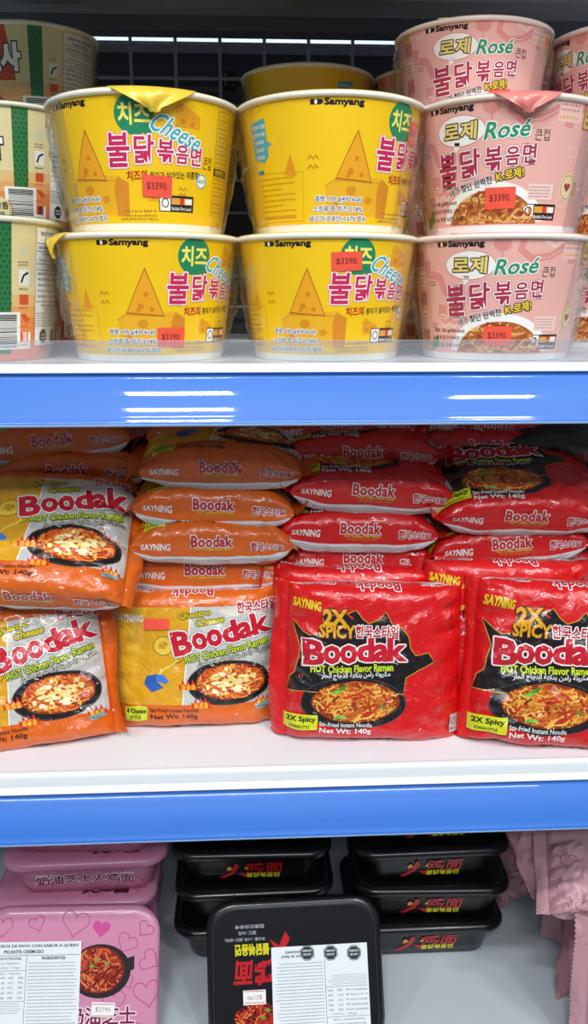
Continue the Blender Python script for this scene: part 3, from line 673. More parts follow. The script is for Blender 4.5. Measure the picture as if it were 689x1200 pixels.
# ================================================================== NOODLE PACKS (pillow bags)
def c4(x, y): return ((x-325)/3.93, (310-y)/3.75)
def c5(x, y): return ((x-350)/3.85, (378-y)/3.9)
FW, FK, LIME, REDC = 'film:#eeeeea', 'film:#15120f', 'film:#c8dc2c', 'film:#c4122a'
def pan(a, cx, cy, rx, ry, rot=0, cheese=False, seed=4):
    a.ell(cx, cy, rx, ry, 'film:#141416', 2, 40, rot); a.loop(cx, cy, rx*.99, ry*.98, .5, 'film:#4a4a4e', 2.6, 40)
    ex, ey = rx*.84, ry*.80
    a.ell(cx+rx*.04, cy+ry*.06, ex, ey, 'film:#8a3310', 3, 40, rot)
    pal = ['#e8832f', '#dc6420', '#f2a04a', '#cf4a18', '#f0b45c', '#b8401a'] if cheese else ['#d98a2c', '#e9a53e', '#c4601c', '#f2bb58', '#b03a14', '#d0701e']
    a.noodles(cx+rx*.04, cy+ry*.06, ex, ey, 3.4, pal, 190, 1.5, seed)
    rng = random.Random(seed)
    if cheese:
        for i in range(60):
            t = rng.uniform(0, 6.28); q = rng.uniform(0, .74); a.blob(cx+rx*.06+ex*q*math.cos(t), cy+ry*.08+ey*q*math.sin(t), rng.uniform(1.2, 3.6), rng.uniform(.9, 2.3), 'film:' + rng.choice(['#f6e6a0', '#f2dc84', '#efd070', '#f8efc4']), 6.4+(i % 8)*.18, i, 12)
        for i in range(16): t = rng.uniform(0, 6.28); q = rng.uniform(0, .8); a.blob(cx+ex*q*math.cos(t), cy+ey*q*math.sin(t), 1.3, 1.0, 'film:' + rng.choice(['#c2331a', '#e06a22', '#a8300e']), 8.2, i+40, 8)
        a.loop(cx+rx*.62, cy+ry*.74, 1.1, 1.1, .5, 'film:#b8b8ba', 4, 12)
    else:
        for (dx, dy, l, ang, c) in ((-.25, .55, 11, 20, '#5fa02c'), (-.33, .42, 10, 12, '#7fc040'), (-.2, .62, 9, 30, '#3f7f22'), (-.3, -.52, 8, 25, '#5fae30'), (-.22, -.5, 7, 5, '#8acc50'), (.55, -.1, 6, -20, '#58982a')):
            x, y = cx+dx*rx, cy+dy*ry; a.poly([(x-l/2*math.cos(R(ang)), y-l/2*math.sin(R(ang))), (x, y-1.5), (x+l/2*math.cos(R(ang)), y+l/2*math.sin(R(ang))), (x, y+1.6)], 'film:'+c, 6.5)
        for (dx, dy, l, ang) in ((-.02, .28, 13, 14), (.1, .2, 10, 20), (.3, .45, 9, -35), (.25, -.45, 9, 25), (-.5, -.2, 7, 60), (.6, .2, 8, -60)):
            x, y = cx+dx*rx, cy+dy*ry; a.line([(x-l/2*math.cos(R(ang)), y-l/2*math.sin(R(ang))), (x, y+.8), (x+l/2*math.cos(R(ang)), y+l/2*math.sin(R(ang)))], 1.7, 'film:#c4281a', 6.9)
        for i in range(26): t = rng.uniform(0, 6.28); q = rng.uniform(0, .85); a.blob(cx+ex*q*math.cos(t), cy+ey*q*math.sin(t), 1.1, .7, 'film:' + rng.choice(['#5a1c0c', '#7a1e10', '#d23a1a']), 7.3, i, 7)
def flames(a, x, y, k, m1, m2, L):
    for i in range(3):
        u = x+i*5*k; a.poly([(u-4*k, y-4*k), (u-5*k, y+3*k), (u-2*k, y+1*k), (u-1*k, y+8*k), (u+2*k, y+1*k), (u+4*k, y+4*k), (u+4*k, y-4*k)], m1, L+.1*i)
        a.poly([(u-2*k, y-4*k), (u-2*k, y+.5*k), (u, y+3*k), (u+2*k, y), (u+2*k, y-4*k)], m2, L+.5+.1*i)
def side_art(a, s0, up, base):
    """printing on a long side; up=+1 reads with the front panel above it, -1 turned half round"""
    rot = 0 if up > 0 else 180; g = 1 if up > 0 else -1
    O = (FW, .06)
    a.text('SAYNING', -46*g, s0-1*g, 6.2, FW, 4, w=24, bold=.03, rot=rot-3)
    a.text('Boodak', 0, s0+3.2*g, 9.0, REDC, 6, w=33, bold=.035, outline=('ring', FW, .75), rot=rot, sp=1.06)
    a.text('HOT Chicken Flavor Ramen', 2*g, s0-3.3*g, 2.4, 'film:#e6c63c', 4, w=30, bold=.02, rot=rot)
    a.text(ARABIC, 2*g, s0-6.3*g, 2.8, 'film:#c49a24', 4, w=26, bold=.02, rot=rot)
    a.text('한국스타일', 46*g, s0-1.5*g, 7.4, REDC, 6, w=27, bold=.03, outline=('ring', FW, .65), rot=rot-2)
    # white strip with small print towards the back
    e = s0-10.5*g
    rng = random.Random(8); a.rect(-64, min(e, e-9*g), 64, max(e, e-9*g), 'film:#d9dcde', 1.5); a.scribble(-58, min(e-2*g, e-6*g), 58, max(e-2*g, e-6*g), 'film:#5a5c62', 3, 2, rng)

def orange_art():
    a = Art(); O = (FW, .06); rng = random.Random(1)
    a.poly([(-66, 46), (-1, 46), (-9, -38), (-66, -38)], 'film:#dda21a', 1)
    a.poly([(-1, 46), (66, 46), (66, -38), (-9, -38)], 'film:#c9c8c2', 1)
    a.poly([(-50, 46), (-36, 46), (-52, -38), (-66, -38), (-66, 10)], 'film:#e2ae2c', 1.4)
    a.line([(-1, 46), (-9, -38)], 1.0, 'film:#f6f3e6', 2); a.ell(34, 44, 12, 7, 'film:#ddd6c2', 1.6, 20, a0=180, a1=360)
    a.text('SAYNING', -52, 36.5, 6, FW, 4, w=23, bold=.03)
    a.text('Quattro', 2, 39.5, 5.6, 'film:#d0bc20', 6, w=26, bold=.04, shear=.3, rot=8, outline=('ring', 'film:#3a4a14', .5)); a.text('Cheese', 14, 34, 5.6, 'film:#d0bc20', 6, w=23, bold=.04, shear=.3, rot=8, outline=('ring', 'film:#3a4a14', .5))
    a.text('한국스타일', 52, 44.5, 9, REDC, 6, w=32, bold=.03, rot=-1, outline=('ring', FW, .8))
    for s_, x, y, h, w_ in (('B', -9, 15.5, 19, 14.5), ('o', 5.6, 16.8, 13, 11.5), ('o', 17.6, 19.8, 13, 11.5), ('d', 30, 24.6, 17, 12), ('a', 42.5, 25.4, 12.5, 11), ('k', 54.6, 30.2, 17.5, 12.5)):
        a.text(s_, x, y, h, REDC, 8, w=w_*.94, bold=.04, rot=12, outline=('ring', FW, 1.1, 'film:#9a9c98', 1.5))
    a.text('HOT Chicken Flavor Ramen', 27, 8.2, 6.0, LIME, 8, w=68, bold=.02, rot=12, outline=('ring', 'film:#2c3a10', .55))
    a.text(ARABIC, 33, 2.2, 6.2, 'film:#dfe0c8', 8, w=60, bold=.015, rot=12, outline=('ring', FK, .4))
    pan(a, 29, -20, 34, 19.5, 3, True, 4)
    flames(a, -8, -22, .8, 'film:#d8301a', 'film:#f2a41c', 2.6); flames(a, 2, -38, .8, 'film:#d8301a', 'film:#f2a41c', 3.2); flames(a, 54, -38, .7, 'film:#d8301a', 'film:#f2b41c', 3.2)
    # little bubble of noodles with a curl of steam, and an open blue book
    a.ell(-24, 13, 8, 8, 'film:#e6c43c', 2.2, 24); a.loop(-24, 13, 8, 8, .5, 'film:#6a5410', 3, 24); a.noodles(-24, 13, 5, 3.4, 3.4, ['#d89a1c', '#c07a14'], 14, 1.1, 3)
    a.line([(-14, 3), (-12, 8), (-16, 7), (-13, 0), (-18, -4), (-24, -7), (-28, -12)], 2.0, 'film:#e0cc50', 2.4); a.line([(-8, 2), (-10, -1), (-14, -2)], .6, 'film:#6a5410', 3)
    a.poly([(-40, -20), (-30, -17), (-24, -23), (-34, -27)], 'film:#2c62b4', 3); a.poly([(-30, -17), (-22, -20), (-20, -17), (-24, -12), (-30, -11)], 'film:#3f7cd0', 3); a.poly([(-40, -20), (-38, -13), (-30, -11), (-30, -17)], 'film:#2a5aa6', 3.2)
    # foot of the print
    a.rect(-56, -52, -38, -39.5, LIME, 3); a.text('4 Cheese', -47, -43.5, 4.2, FK, 5, w=16, bold=.025); a.text('STYLE', -48, -49, 2.6, FK, 5, w=9, bold=.02)
    a.text('Stir-Fried Instant Noodle', -16, -42.6, 3.2, 'film:#6a2c10', 4, w=40, bold=.02); a.text('Net Wt: 140g', -16, -48.6, 5.2, 'film:#4a1c0c', 4, w=38, bold=.02)
    a.poly([(50, -41), (62, -38), (64, -42), (52, -45)], 'film:#8aa4a0', 4.6); a.scribble(52, -43.5, 61, -41, 'film:#2c3a3a', 5.5, 1, rng)
    return a
def red_art():
    a = Art(); rng = random.Random(2)
    P = [(92, 470), (98, 430), (112, 415), (118, 380), (126, 340), (112, 296), (104, 262), (132, 290), (150, 300), (186, 292), (190, 250), (186, 225), (222, 236), (262, 228), (285, 218), (304, 244), (322, 258), (352, 246), (372, 222), (392, 262), (420, 270), (440, 296), (446, 330), (462, 352), (500, 344), (520, 372), (470, 398), (436, 420), (430, 470)]
    a.poly([c5(*p) for p in P], 'film:#151013', 1.6); a.line([c5(*p) for p in P], .7, 'film:#c89a2c', 2.2, True)
    a.text('SAYNING', -54, 43, 6.4, 'film:#e0cc20', 4, w=20, bold=.04, rot=-4)
    G = ('film:#e0a21c'); GO = ('film:#5a2410', .05)
    a.text('2X', -33, 35, 11, G, 8, w=17, bold=.045, rot=2, outline=GO); a.text('SPICY', -31, 24.4, 9.4, G, 8, w=26, bold=.035, outline=GO)
    a.text('한국스타일', -1, 24.6, 9.4, REDC, 8, w=32, bold=.025, outline=('ring', FW, .8))
    for s_, x, y, h, w_ in (('B', -48, 7.2, 18, 15), ('o', -34.5, 6.6, 12.4, 12), ('o', -22, 7.2, 12.4, 12), ('d', -9.4, 10.6, 16.5, 12), ('a', 2.8, 8.6, 12, 11), ('k', 14, 11.4, 16.5, 12)):
        a.text(s_, x, y, h, REDC, 8, w=w_*.94, bold=.04, rot=2, outline=('ring', FW, 1.1, 'film:#8a1420', 1.5))
    a.text('HOT Chicken Flavor Ramen', -19, -4.0, 5.4, LIME, 6, w=62, bold=.035, rot=3)
    a.text(ARABIC, -16, -9.6, 5.6, FW, 6, w=52, bold=.02, rot=3)
    pan(a, -17, -31.5, 40, 20.5, 2, False, 11)
    for x, y, r_ in ((150, 265, 30), (268, 236, -20), (474, 345, 60), (405, 300, 10)):
        u, v = c5(x, y); a.line([(u-2, v+1.5), (u, v-.5), (u+2.4*math.cos(R(r_)), v-2)], 1.3, 'film:#d03024', 3)
    a.rect(-68, -53, -44, -41.5, 'film:#d3dc22', 8.5); a.text('2X Spicy', -56, -45.6, 4.6, FK, 10, w=20, bold=.035); a.text('KOREAN STYLE', -57, -50.6, 2.0, FK, 10, w=14, bold=.02)
    a.text('Stir-Fried Instant Noodle', -22.5, -48.2, 3.4, FW, 10, w=40, bold=.012); a.text('Net Wt: 140g', -22.5, -53.6, 5.0, FW, 10, w=39, bold=.02)
    a.rect(59, -56, 66, -42, 'film:#b8bcbc', 4); a.scribble(60, -55, 65, -52, FK, 5, 1, rng); a.loop(62.5, -47.5, 2, 3, .5, 'film:#4a5052', 5, 14)
    for i in range(3): a.ell(55+i*2, 44-i*9, 2.6, 1.0, 'film:#8a1420', 1.5, 14, 40)     # print near the right hand edge
    return a

class PackForm:
    eps = 1.3e-4
    def __init__(s, L=135, H=112, T=36, seed=1, crumple=1.0, flat=1.0, nx=66, ns=104, sag=0.0, fold=1.0):
        s.L, s.H, s.T = L, H, T; rc = 11.0; s.per = 2*(H-2*rc)+2*(T-2*rc)+2*math.pi*rc; s.P = s.per
        qa = math.pi*rc/2
        def nominal(t):                               # t: arc length from the front centre, + is up; gives (y, z)
            t = (t + s.per/2) % s.per - s.per/2; sg = 1 if t >= 0 else -1; t = abs(t)
            if t < H/2-rc: return -T/2, sg*t
            t -= H/2-rc
            if t < qa: a = t/rc; return -T/2+rc-rc*math.cos(a), sg*(H/2-rc+rc*math.sin(a))
            t -= qa
            if t < T-2*rc: return -T/2+rc+t, sg*H/2
            t -= T-2*rc
            if t < qa: a = t/rc; return T/2-rc+rc*math.sin(a), sg*(H/2-rc+rc*math.cos(a))
            t -= qa; return T/2, sg*(H/2-rc-t)
        s.xs = np.linspace(-L/2, L/2, nx); s.ss = np.linspace(-s.per/2, s.per/2, ns+1)
        G = np.zeros((nx, ns+1, 3)); off = Vector((seed*7.3, seed*3.7, seed*5.1))
        for i, x in enumerate(s.xs):
            u = abs(2*x/L); e = max(0, 1-u**3.6)**.66; e = .035+.965*e
            endw = min(1, max(0, (u-.55)/.45))
            for j, t in enumerate(s.ss):
                y, z = nominal(t if j < ns else s.ss[0]); p = Vector((x, y, z))
                zz = z*(1+.03*endw**2-.05*(1-abs(y)/(T/2))*endw)
                bulge = 1.6*(1-u*u)*(1-(2*z/H)**2)
                yy = y*e + (-bulge if y < 0 else bulge*.4)*flat
                q = p/1000
                w1 = noise.noise(q*22+off); w2 = noise.noise(Vector((q.x*26, q.y*80, q.z*80))+off*2); w3 = 1-abs(noise.noise(Vector((q.x*38, q.y*55, q.z*55))+off*3))*2.2
                d = crumple*(1.5*w1*(1-u**6) + (2.6*w2+1.1*w3)*endw*(1-u**8) + .45*w3*(1-u**6))
                vd = noise.voronoi(Vector((q.x*36+w1*.4, q.y*50, q.z*50+w1*.4))+off)[0]
                d += crumple*(1.5*min(.45, vd[1]-vd[0])-.2)*(.45+.75*endw)*fold*(1-u**8)
                # folds running in from the two ends
                d += crumple*2.0*endw*(1-u**10)*(abs(math.sin(z*.20+seed*2+w1*4+x*.02))*1.4-.9)
                n = Vector((0, y/(T/2), z/(H/2)*abs(z/(H/2))**3)); n = n.normalized() if n.length > .01 else Vector((0, -1, 0))
                dx = -3.2*abs(w2)*endw*(1 if x > 0 else -1)*crumple*(1-u**8)
                G[i, j] = (x+dx, yy+n.y*d, zz+n.z*d*.6 + crumple*2.2*w1*endw + sag*(x/L*2)**2)
        G[:, -1] = G[:, 0]
        s.G = G/1000
        du = np.gradient(s.G, axis=0); wr = np.concatenate([s.G[:, -2:-1], s.G, s.G[:, 1:2]], 1); dv = (wr[:, 2:]-wr[:, :-2])
        N = np.cross(du, dv); N /= np.linalg.norm(N, axis=2, keepdims=True)+1e-12
        s.N = N
        if s.N[nx//2, ns//2, 1] > 0: s.N = -s.N; s.flip = True
        else: s.flip = False
    def __call__(s, x, y):
        fi = (x-s.xs[0])/(s.xs[1]-s.xs[0]); y = (y-s.ss[0]) % s.per; fj = y/(s.ss[1]-s.ss[0])
        i = int(min(max(math.floor(fi), 0), len(s.xs)-2)); j = int(min(math.floor(fj), len(s.ss)-2)); a, b = fi-i, fj-j
        f = lambda A: A[i, j]*(1-a)*(1-b)+A[i+1, j]*a*(1-b)+A[i, j+1]*(1-a)*b+A[i+1, j+1]*a*b
        return Vector(f(s.G)), Vector(f(s.N)).normalized()
    def batch(s, pts):
        fi = (pts[:, 0]-s.xs[0])/(s.xs[1]-s.xs[0]); fj = ((pts[:, 1]-s.ss[0]) % s.per)/(s.ss[1]-s.ss[0])
        i = np.clip(np.floor(fi).astype(int), 0, len(s.xs)-2); j = np.clip(np.floor(fj).astype(int), 0, len(s.ss)-2); a = (fi-i)[:, None]; b = (fj-j)[:, None]
        f = lambda A: A[i, j]*(1-a)*(1-b)+A[i+1, j]*a*(1-b)+A[i, j+1]*(1-a)*b+A[i+1, j+1]*a*b
        N = f(s.N); return f(s.G), N/np.linalg.norm(N, axis=1, keepdims=True)
    def lines(s): return s.xs, s.ss
def end_seal(form, side, parent, key, wd=14, bend=0.0, seed=1, name='end_seal'):
    """crimped, saw-edged fin at the end of a bag"""
    G = form.G; i = 0 if side < 0 else len(form.xs)-1; zmax, zmin = G[i, :, 2].max(), G[i, :, 2].min(); y0 = G[i, :, 1].mean(); x0 = G[i, :, 0].mean()
    n = 61; P = [[], []]; m = MB(); F = []
    for j in range(n):
        v = j/(n-1); z = zmin-.001+(zmax-zmin+.002)*v; row = []
        for k in range(6):
            u = k/5; ww = wd/1000*(u if k < 5 else (1.0 + (.10 if j % 2 else 0)))
            a = bend*u + .25*math.sin(v*7+seed)*u
            y = y0 + ww*math.sin(a) + .0022*noise.noise(Vector((v*6, u*2, seed*3.3)))*(.3+u) + .00025*(1 if k % 2 else -1)
            row.append((x0+side*(ww*math.cos(a)-.0006), y, z))
        F.append(row)
    m.grid(F, key); B = [[(x, y+.0005, z) for (x, y, z) in r_] for r_ in F]; m.grid(B, key, flip=True)
    return m.build(name, parent)
def make_pack(form, art, base, back, seal, label=None, seals=(0.0, 0.0), seed=1, body_name='pack_body'):
    t = empty('noodle_pack'); m = MB(); xl, yl = form.lines(); H = form.H; T = form.T
    def key(i, j):
        y = (form.ss[j]+form.ss[j+1])/2; return back if abs(y) > H/2+T-5 else base
    m.grid(form.G, key, form.N, flip=form.flip); m.art(art, form, xl, yl); o = m.build(body_name, t)
    end_seal(form, -1, t, seal, bend=seals[0], seed=seed); end_seal(form, 1, t, seal, bend=seals[1], seed=seed+5)
    return t

OR, RD = 'film:#dd6412', 'film:#d20f12'
ao = orange_art(); ar = red_art()
for a_, k_, d_ in ((ao, .95, .5), (ar, .92, 1.5)):
    for T_, K__, L_ in a_.items: T_[:, :, 1] = T_[:, :, 1]*k_+d_
for a_ in (ao, ar):
    side_art(a_, -(56+10.5), 1, None); side_art(a_, (56+5.0), -1, None)
packs = {}
for nm, art_, c_ in (('orange', ao, OR), ('red', ar, RD)):
    for k, (cr_, T_) in enumerate(((1.25, 37), (1.8, 37), (1.55, 37))):
        fm = PackForm(seed=(3 if nm == 'orange' else 11)+k*2, crumple=cr_, T=T_, fold=2.7)
        packs[nm, k] = [make_pack(fm, art_, c_, 'film:#d6d8da', c_, seals=((.5, -.4), (-.9, 1.0), (1.1, -.8))[k], seed=k+2), fm, False]
ab = Art(); ab.text('한국스타일', 40, -68, 7.4, 'film:#8a1422', 4, w=26, bold=.03); ab.text('Boodak', 0, -66, 9, 'film:#8a1422', 4, w=33, bold=.04)
ab.ell(20, 0, 30, 22, 'film:#b81c28', 2, 30); ab.ell(34, -8, 22, 14, 'film:#c9ccd2', 3, 30, 20); ab.noodles(34, -8, 18, 10, 4, ['#b07a3a', '#d0a060', '#8a3a1a'], 60, 1.4, 3)
ab.line([(-50, 20), (-20, 34), (4, 22), (10, 30)], 1.2, 'film:#8a1422', 3); ab.rect(-64, -96, 64, -84, 'film:#8a8d92', 2)
fmb = PackForm(seed=29, crumple=1.1)
packs['black', 0] = [make_pack(fmb, ab, 'film:#0d0d10', 'film:#0d0d10', 'film:#0d0d10', seals=(.4, -.4), seed=9), fmb, False]

def place_pack(kind, var, loc, label, group, rx=-90, ry=0, rz=0, scale=1.0, sticker=None):
    rec = packs[kind, var]
    o = copy_tree(rec[0]) if rec[2] else rec[0]; rec[2] = True
    for ch in list(o.children):
        if ch.name.split('.')[0] == 'price_sticker': bpy.data.objects.remove(ch)
    # roll about the viewing line last, lean first
    M = Matrix.Rotation(R(rz), 4, 'Z') @ Matrix.Rotation(R(rx), 4, 'X') @ Matrix.Rotation(R(ry), 4, 'Y')
    o.location = loc; o.rotation_euler = M.to_euler(); o.scale = (scale, scale, scale)
    tag(o, label, 'noodle pack', group)
    if sticker: price_sticker(o, rec[1], *sticker, xl=rec[1].xs, L=13)
    return o
GO, GR = 'orange noodle packs on the middle shelf', 'red noodle packs on the middle shelf'
def side_at(px, py, Y): p = at(px, py, Y); return p
def lying(kind, var, px, py, Yf, label, roll=0, tip=0, yaw=0, flip=False, scale=1.0, sticker=None):
    """pack lying flat with a long side to the front; (px, py) is the middle of that side"""
    p = at(px, py, Yf); g = GO if kind == 'orange' else GR if kind == 'red' else 'black noodle packs at the right end'
    M = Matrix.Rotation(R(roll), 4, 'Y') @ Matrix.Rotation(R(yaw + (180 if flip else 0)), 4, 'Z') @ Matrix.Rotation(R(-90+tip), 4, 'X')
    rec = packs[kind, var]; o = copy_tree(rec[0]) if rec[2] else rec[0]; rec[2] = True
    for ch in list(o.children):
        if ch.name.split('.')[0] == 'price_sticker': bpy.data.objects.remove(ch)
    off = M @ Vector((0, 0, -.056*scale))            # centre of the bottom long side, from the pack's middle
    if flip: off = M @ Vector((0, 0, .056*scale))
    o.location = p - off; o.rotation_euler = M.to_euler(); o.scale = (scale,)*3
    tag(o, label, 'noodle pack', g)
    if sticker: price_sticker(o, rec[1], *sticker, xl=rec[1].xs, L=13)
    return o
def standing(kind, var, px, py, lean, roll, yaw, label, scale=1.0, sticker=None, back=0.0, lift=0.0, tall=1.0):
    """pack standing on its bottom edge; (px, py) is the middle of the front bottom edge where it meets the shelf"""
    p = at_z(px, py, Z2+.003+lift) + Vector((0, back, 0)); g = GO if kind == 'orange' else GR
    M = Matrix.Rotation(R(yaw), 4, 'Z') @ Matrix.Rotation(R(-lean), 4, 'X') @ Matrix.Rotation(R(roll), 4, 'Y')
    rec = packs[kind, var]; o = copy_tree(rec[0]) if rec[2] else rec[0]; rec[2] = True
    for ch in list(o.children):
        if ch.name.split('.')[0] == 'price_sticker': bpy.data.objects.remove(ch)
    o.location = p + M @ (Vector((0, .016, .056*tall))*scale); o.rotation_euler = M.to_euler(); o.scale = (scale, scale, scale*tall)
    tag(o, label, 'noodle pack', g)
    if sticker: price_sticker(o, rec[1], *sticker, xl=rec[1].xs, L=13)
    return o

SAL = 'paper:#ee5a48'
# --- column 1, orange, far left
lying('orange', 0, 62, 524, .742, 'orange pack second from top of the far left stack, tilted with its white strip showing', roll=-6, tip=4, yaw=2)
lying('orange', 2, 20, 505, .77, 'topmost orange pack at far left, just under the blue rail', roll=-5, tip=0)
lying('orange', 1, 80, 560, .735, 'orange pack third from top of the far left stack', roll=-3, tip=6)
lying('orange', 2, 84, 596, .745, 'orange pack in the far left stack right above the big leaning pack', roll=0, tip=8)
lying('orange', 0, 92, 636, .745, 'orange pack of the far left stack hidden behind the leaning pack', roll=1)
lying('orange', 1, 92, 672, .745, 'orange pack low in the far left stack with its end showing in the gap', roll=2)
# --- column 2, orange
lying('orange', 0, 258, 556, .690, 'orange pack with its printed front showing, uppermost full pack of the second stack', roll=1, tip=14, yaw=-2)
lying('orange', 2, 250, 600, .690, 'orange pack second in the second stack, crumpled at both ends', roll=2, tip=4)
lying('orange', 1, 248, 643, .683, 'orange pack third in the second stack with a sliver of net weight print above', roll=1, tip=8, yaw=2)
lying('orange', 2, 240, 676, .700, 'orange pack lowest visible in the second stack, plain folded edge', roll=0)
lying('orange', 0, 262, 514, .74, 'orange pack at the top of the second stack in shadow under the rail', roll=2)
# --- column 3, red
lying('red', 0, 425, 538, .720, 'red pack in the third stack below the topmost, in shadow', roll=0, tip=10)
lying('red', 2, 400, 505, .74, 'topmost red pack in the third stack under the rail', roll=-4)
lying('red', 1, 437, 583, .690, 'red pack with white strip along its lower edge, third stack', roll=4, tip=14, yaw=-1, scale=1.03)
lying('red', 0, 422, 628, .690, 'red pack below the one with the white strip', roll=2, tip=3)
lying('red', 2, 425, 662, .700, 'red pack lowest of the third stack, above the standing packs', roll=2)
# --- column 4, red
lying('red', 0, 578, 506, .755, 'topmost red pack in the fourth stack cut by the rail', roll=3)
lying('red', 2, 570, 531, .745, 'red pack second from top in the fourth stack', roll=2, tip=4)
lying('red', 1, 616, 612, .680, 'red pack with noodle print and red price sticker facing up, fourth stack', roll=1, tip=26, yaw=-2, scale=1.06, sticker=(22, 36, 21, 7, '', 0))
lying('red', 0, 600, 645, .690, 'red pack slanting down to the left below the noodle print pack', roll=-4, tip=2)
lying('red', 2, 620, 668, .706, 'red pack lowest of the fourth stack with its end in shadow', roll=1)
# --- black packs at the right
lying('black', 0, 676, 538, .74, 'black noodle pack at the right edge under the rail', roll=6, tip=25, yaw=-4)
lying('black', 0, 690, 574, .77, 'black noodle pack lower down at the right edge behind the red packs', roll=8, tip=10, yaw=-4)
# --- standing packs
standing('orange', 0, 228, 852, 10, 0, 0, 'orange pack standing at the front, salmon sticker and blue book on its yellow part', scale=1.03, sticker=(-29, 31, 20, 9, '', -1))
standing('orange', 1, 246, 850, 9, 1, -1, 'orange pack standing right behind the front one, upside-down side print on top', back=.046, lift=.007)
standing('orange', 2, 30, 878, 17, -6, 4, 'orange pack lowest at the left front corner, cut by the frame', scale=1.04)
lying('orange', 1, 34, 704, .640, 'orange pack tipped forward above the lower left one, large noodle pan print', roll=4, tip=38, yaw=1, scale=1.07, sticker=(-48, 46, 22, 6, '', 2))
standing('red', 0, 438, 869, 10, 2, 0, 'red pack standing at the front centre, black flame print and noodle pan', scale=1.07, tall=1.07)
standing('red', 1, 428, 866, 9, 1, 1, 'red pack standing directly behind the front centre red pack', scale=1.10, back=.051, lift=.010)
standing('red', 2, 664, 878, 12, 3, -4, 'red pack standing at the right front, cut by the right edge', scale=1.13, tall=1.05)
standing('red', 0, 622, 866, 9, 2, 3, 'red pack standing behind the right front red pack', scale=1.12, back=.055, lift=.014)

# ================================================================== BOXED TRAYS ON THE BOTTOM SHELF
def rr(hx, hy, r, n=8):
    P = []
    for cx_, cy_, a0 in ((hx-r, -hy+r, -90), (hx-r, hy-r, 0), (-hx+r, hy-r, 90), (-hx+r, -hy+r, 180)):
        for i in range(n): a = R(a0+90*i/(n-1)); P.append((cx_+r*math.cos(a), cy_+r*math.sin(a)))
    return P
TH_ = .0430
def tray(base, lidc, side, lid_art, ink):
    """tray with a tapering body, a rounded flanged lid and a printed sleeve"""
    t = empty('noodle_tray'); m = MB()
    L = []
    for hx, hy, r, z in ((.058, .044, .016, .0), (.063, .049, .018, .0015), (.0655, .0515, .019, .012), (.069, .055, .020, .030), (.0705, .0565, .020, .0335)): L.append([(x, y, z) for x, y in rr(hx, hy, r)])
    m.grid(L, base, close_v=True, flip=True); m.face([p for p in L[0]][::-1], base)
    sf = lambda x, y: (Vector((x/1000, -(.0485+.0085*y/34)-.0003, y/1000)), Vector((0, -.97, -.24)))
    m.art(side, sf); m.build('tray_body', t)
    m = MB(); L = []
    for hx, hy, r, z in ((.0705, .0565, .020, .0335), (.0775, .0620, .023, .0335), (.0785, .063, .0235, .0350), (.0785, .063, .0235, .0385), (.0768, .0613, .0225, .0412), (.0745, .059, .021, .0421), (.071, .0555, .019, .0424)): L.append([(x, y, z) for x, y in rr(hx, hy, r)])
    m.grid(L, lidc, close_v=True, flip=True); m.face(L[-1], lidc)
    fl = lambda x, y: (Vector((x/1000, y/1000, .0424)), Vector((0, 0, 1)))
    m.art(lid_art, fl); l = m.build('tray_lid', t)
    m = MB(); sp_ = rr(.0785, .063, .0235)
    for i, (x, y) in enumerate(sp_):
        pass
    return t
TB, TP = 'tray:#101113', 'tray:#c8809f'
TW, TR_, TY, TD = 'tray:#eceaea', 'tray:#c01c24', 'tray:#d8cc1c', 'tray:#7a1f3c'
sb = Art(); rng = random.Random(5)
sb.poly([(-32, 8), (-26, 7), (-16, 14), (-12, 22), (-14, 27), (-17, 25), (-19, 17), (-25, 12)], TR_, 2); sb.poly([(-13, 14), (-8, 9), (-2, 7), (-6, 14)], TR_, 2); sb.poly([(-24, 16), (-22, 24), (-18, 20)], 'tray:#e06a1c', 3); sb.ell(-21.5, 20, 2.6, 2.6, 'tray:#e0a42c', 4, 16); sb.ell(-5, 20, 2, 1.4, 'tray:#e0a42c', 4, 12); sb.poly([(-5, 26), (-2, 22), (-6, 19)], TR_, 3)
sb.text('鸡面', 13, 21, 13, TR_, 4, w=34, bold=.02, shear=.15); sb.text('불닭볶음면', 11, 11, 6, TY, 4, w=32, bold=.04)
lb = Art()
lb.text('불닭볶음면', 38, -22, 9, TY, 6, w=30, bold=.045); lb.text('鸡面', 37, -3, 20, TR_, 6, w=34, bold=.03, shear=.1)
lb.poly([(8, -36), (16, -20), (24, -12), (19, -10), (10, -18), (4, -30)], TR_, 4); lb.poly([(22, -30), (10, -22), (16, -18)], TR_, 4)
for i, s_ in enumerate(['净含量: 113克 (面饼+配料)', '面饼: 90克', '图案仅供参考']): lb.text(s_, 44-i*2, -37-i*5.2+6, 3.2, 'tray:#a8abb0', 4, w=(36, 16, 26)[i], bold=.01)
lb.ell(34, 36, 24, 17, 'tray:#1c0d0a', 2, 30); lb.noodles(34, 36, 22, 15.5, 3, ['#b8281a', '#d8482a', '#8a1810', '#e07a3a', '#5a140c'], 110, 1.5, 6, kind='tray')
for x, y in ((30, 34), (36, 40), (26, 28)): lb.blob(x, y, 2.2, 1.6, 'tray:#5c9a34', 6, x)
lb.line([(x*1000*.93, y*1000*.93) for x, y in rr(.0785, .063, .0235)], .8, 'tray:#2c2e33', 2, True)
spk = Art(); spk.text('奶油芝士火鸡面', 0, 19, 10.5, TD, 6, w=92, bold=.02, outline=('ring', 'tray:#f2e6ea', .8), arc=-.0012)
for x, y, r_, ro in ((-50, 24, 8, 20), (-20, 28, 7, -20), (30, 27, 8, 10), (52, 10, 7, -15), (-38, 7, 7, 15), (10, 6, 7, 0)): spk.heart(x, y, r_, 'tray:#b04a78', 2, .7, ro)
spk.line([(x, 2.5+(1 if i % 2 else -1)) for i, x in enumerate(range(-58, 60, 2))], .6, 'tray:#a04468', 2)
lp = Art()
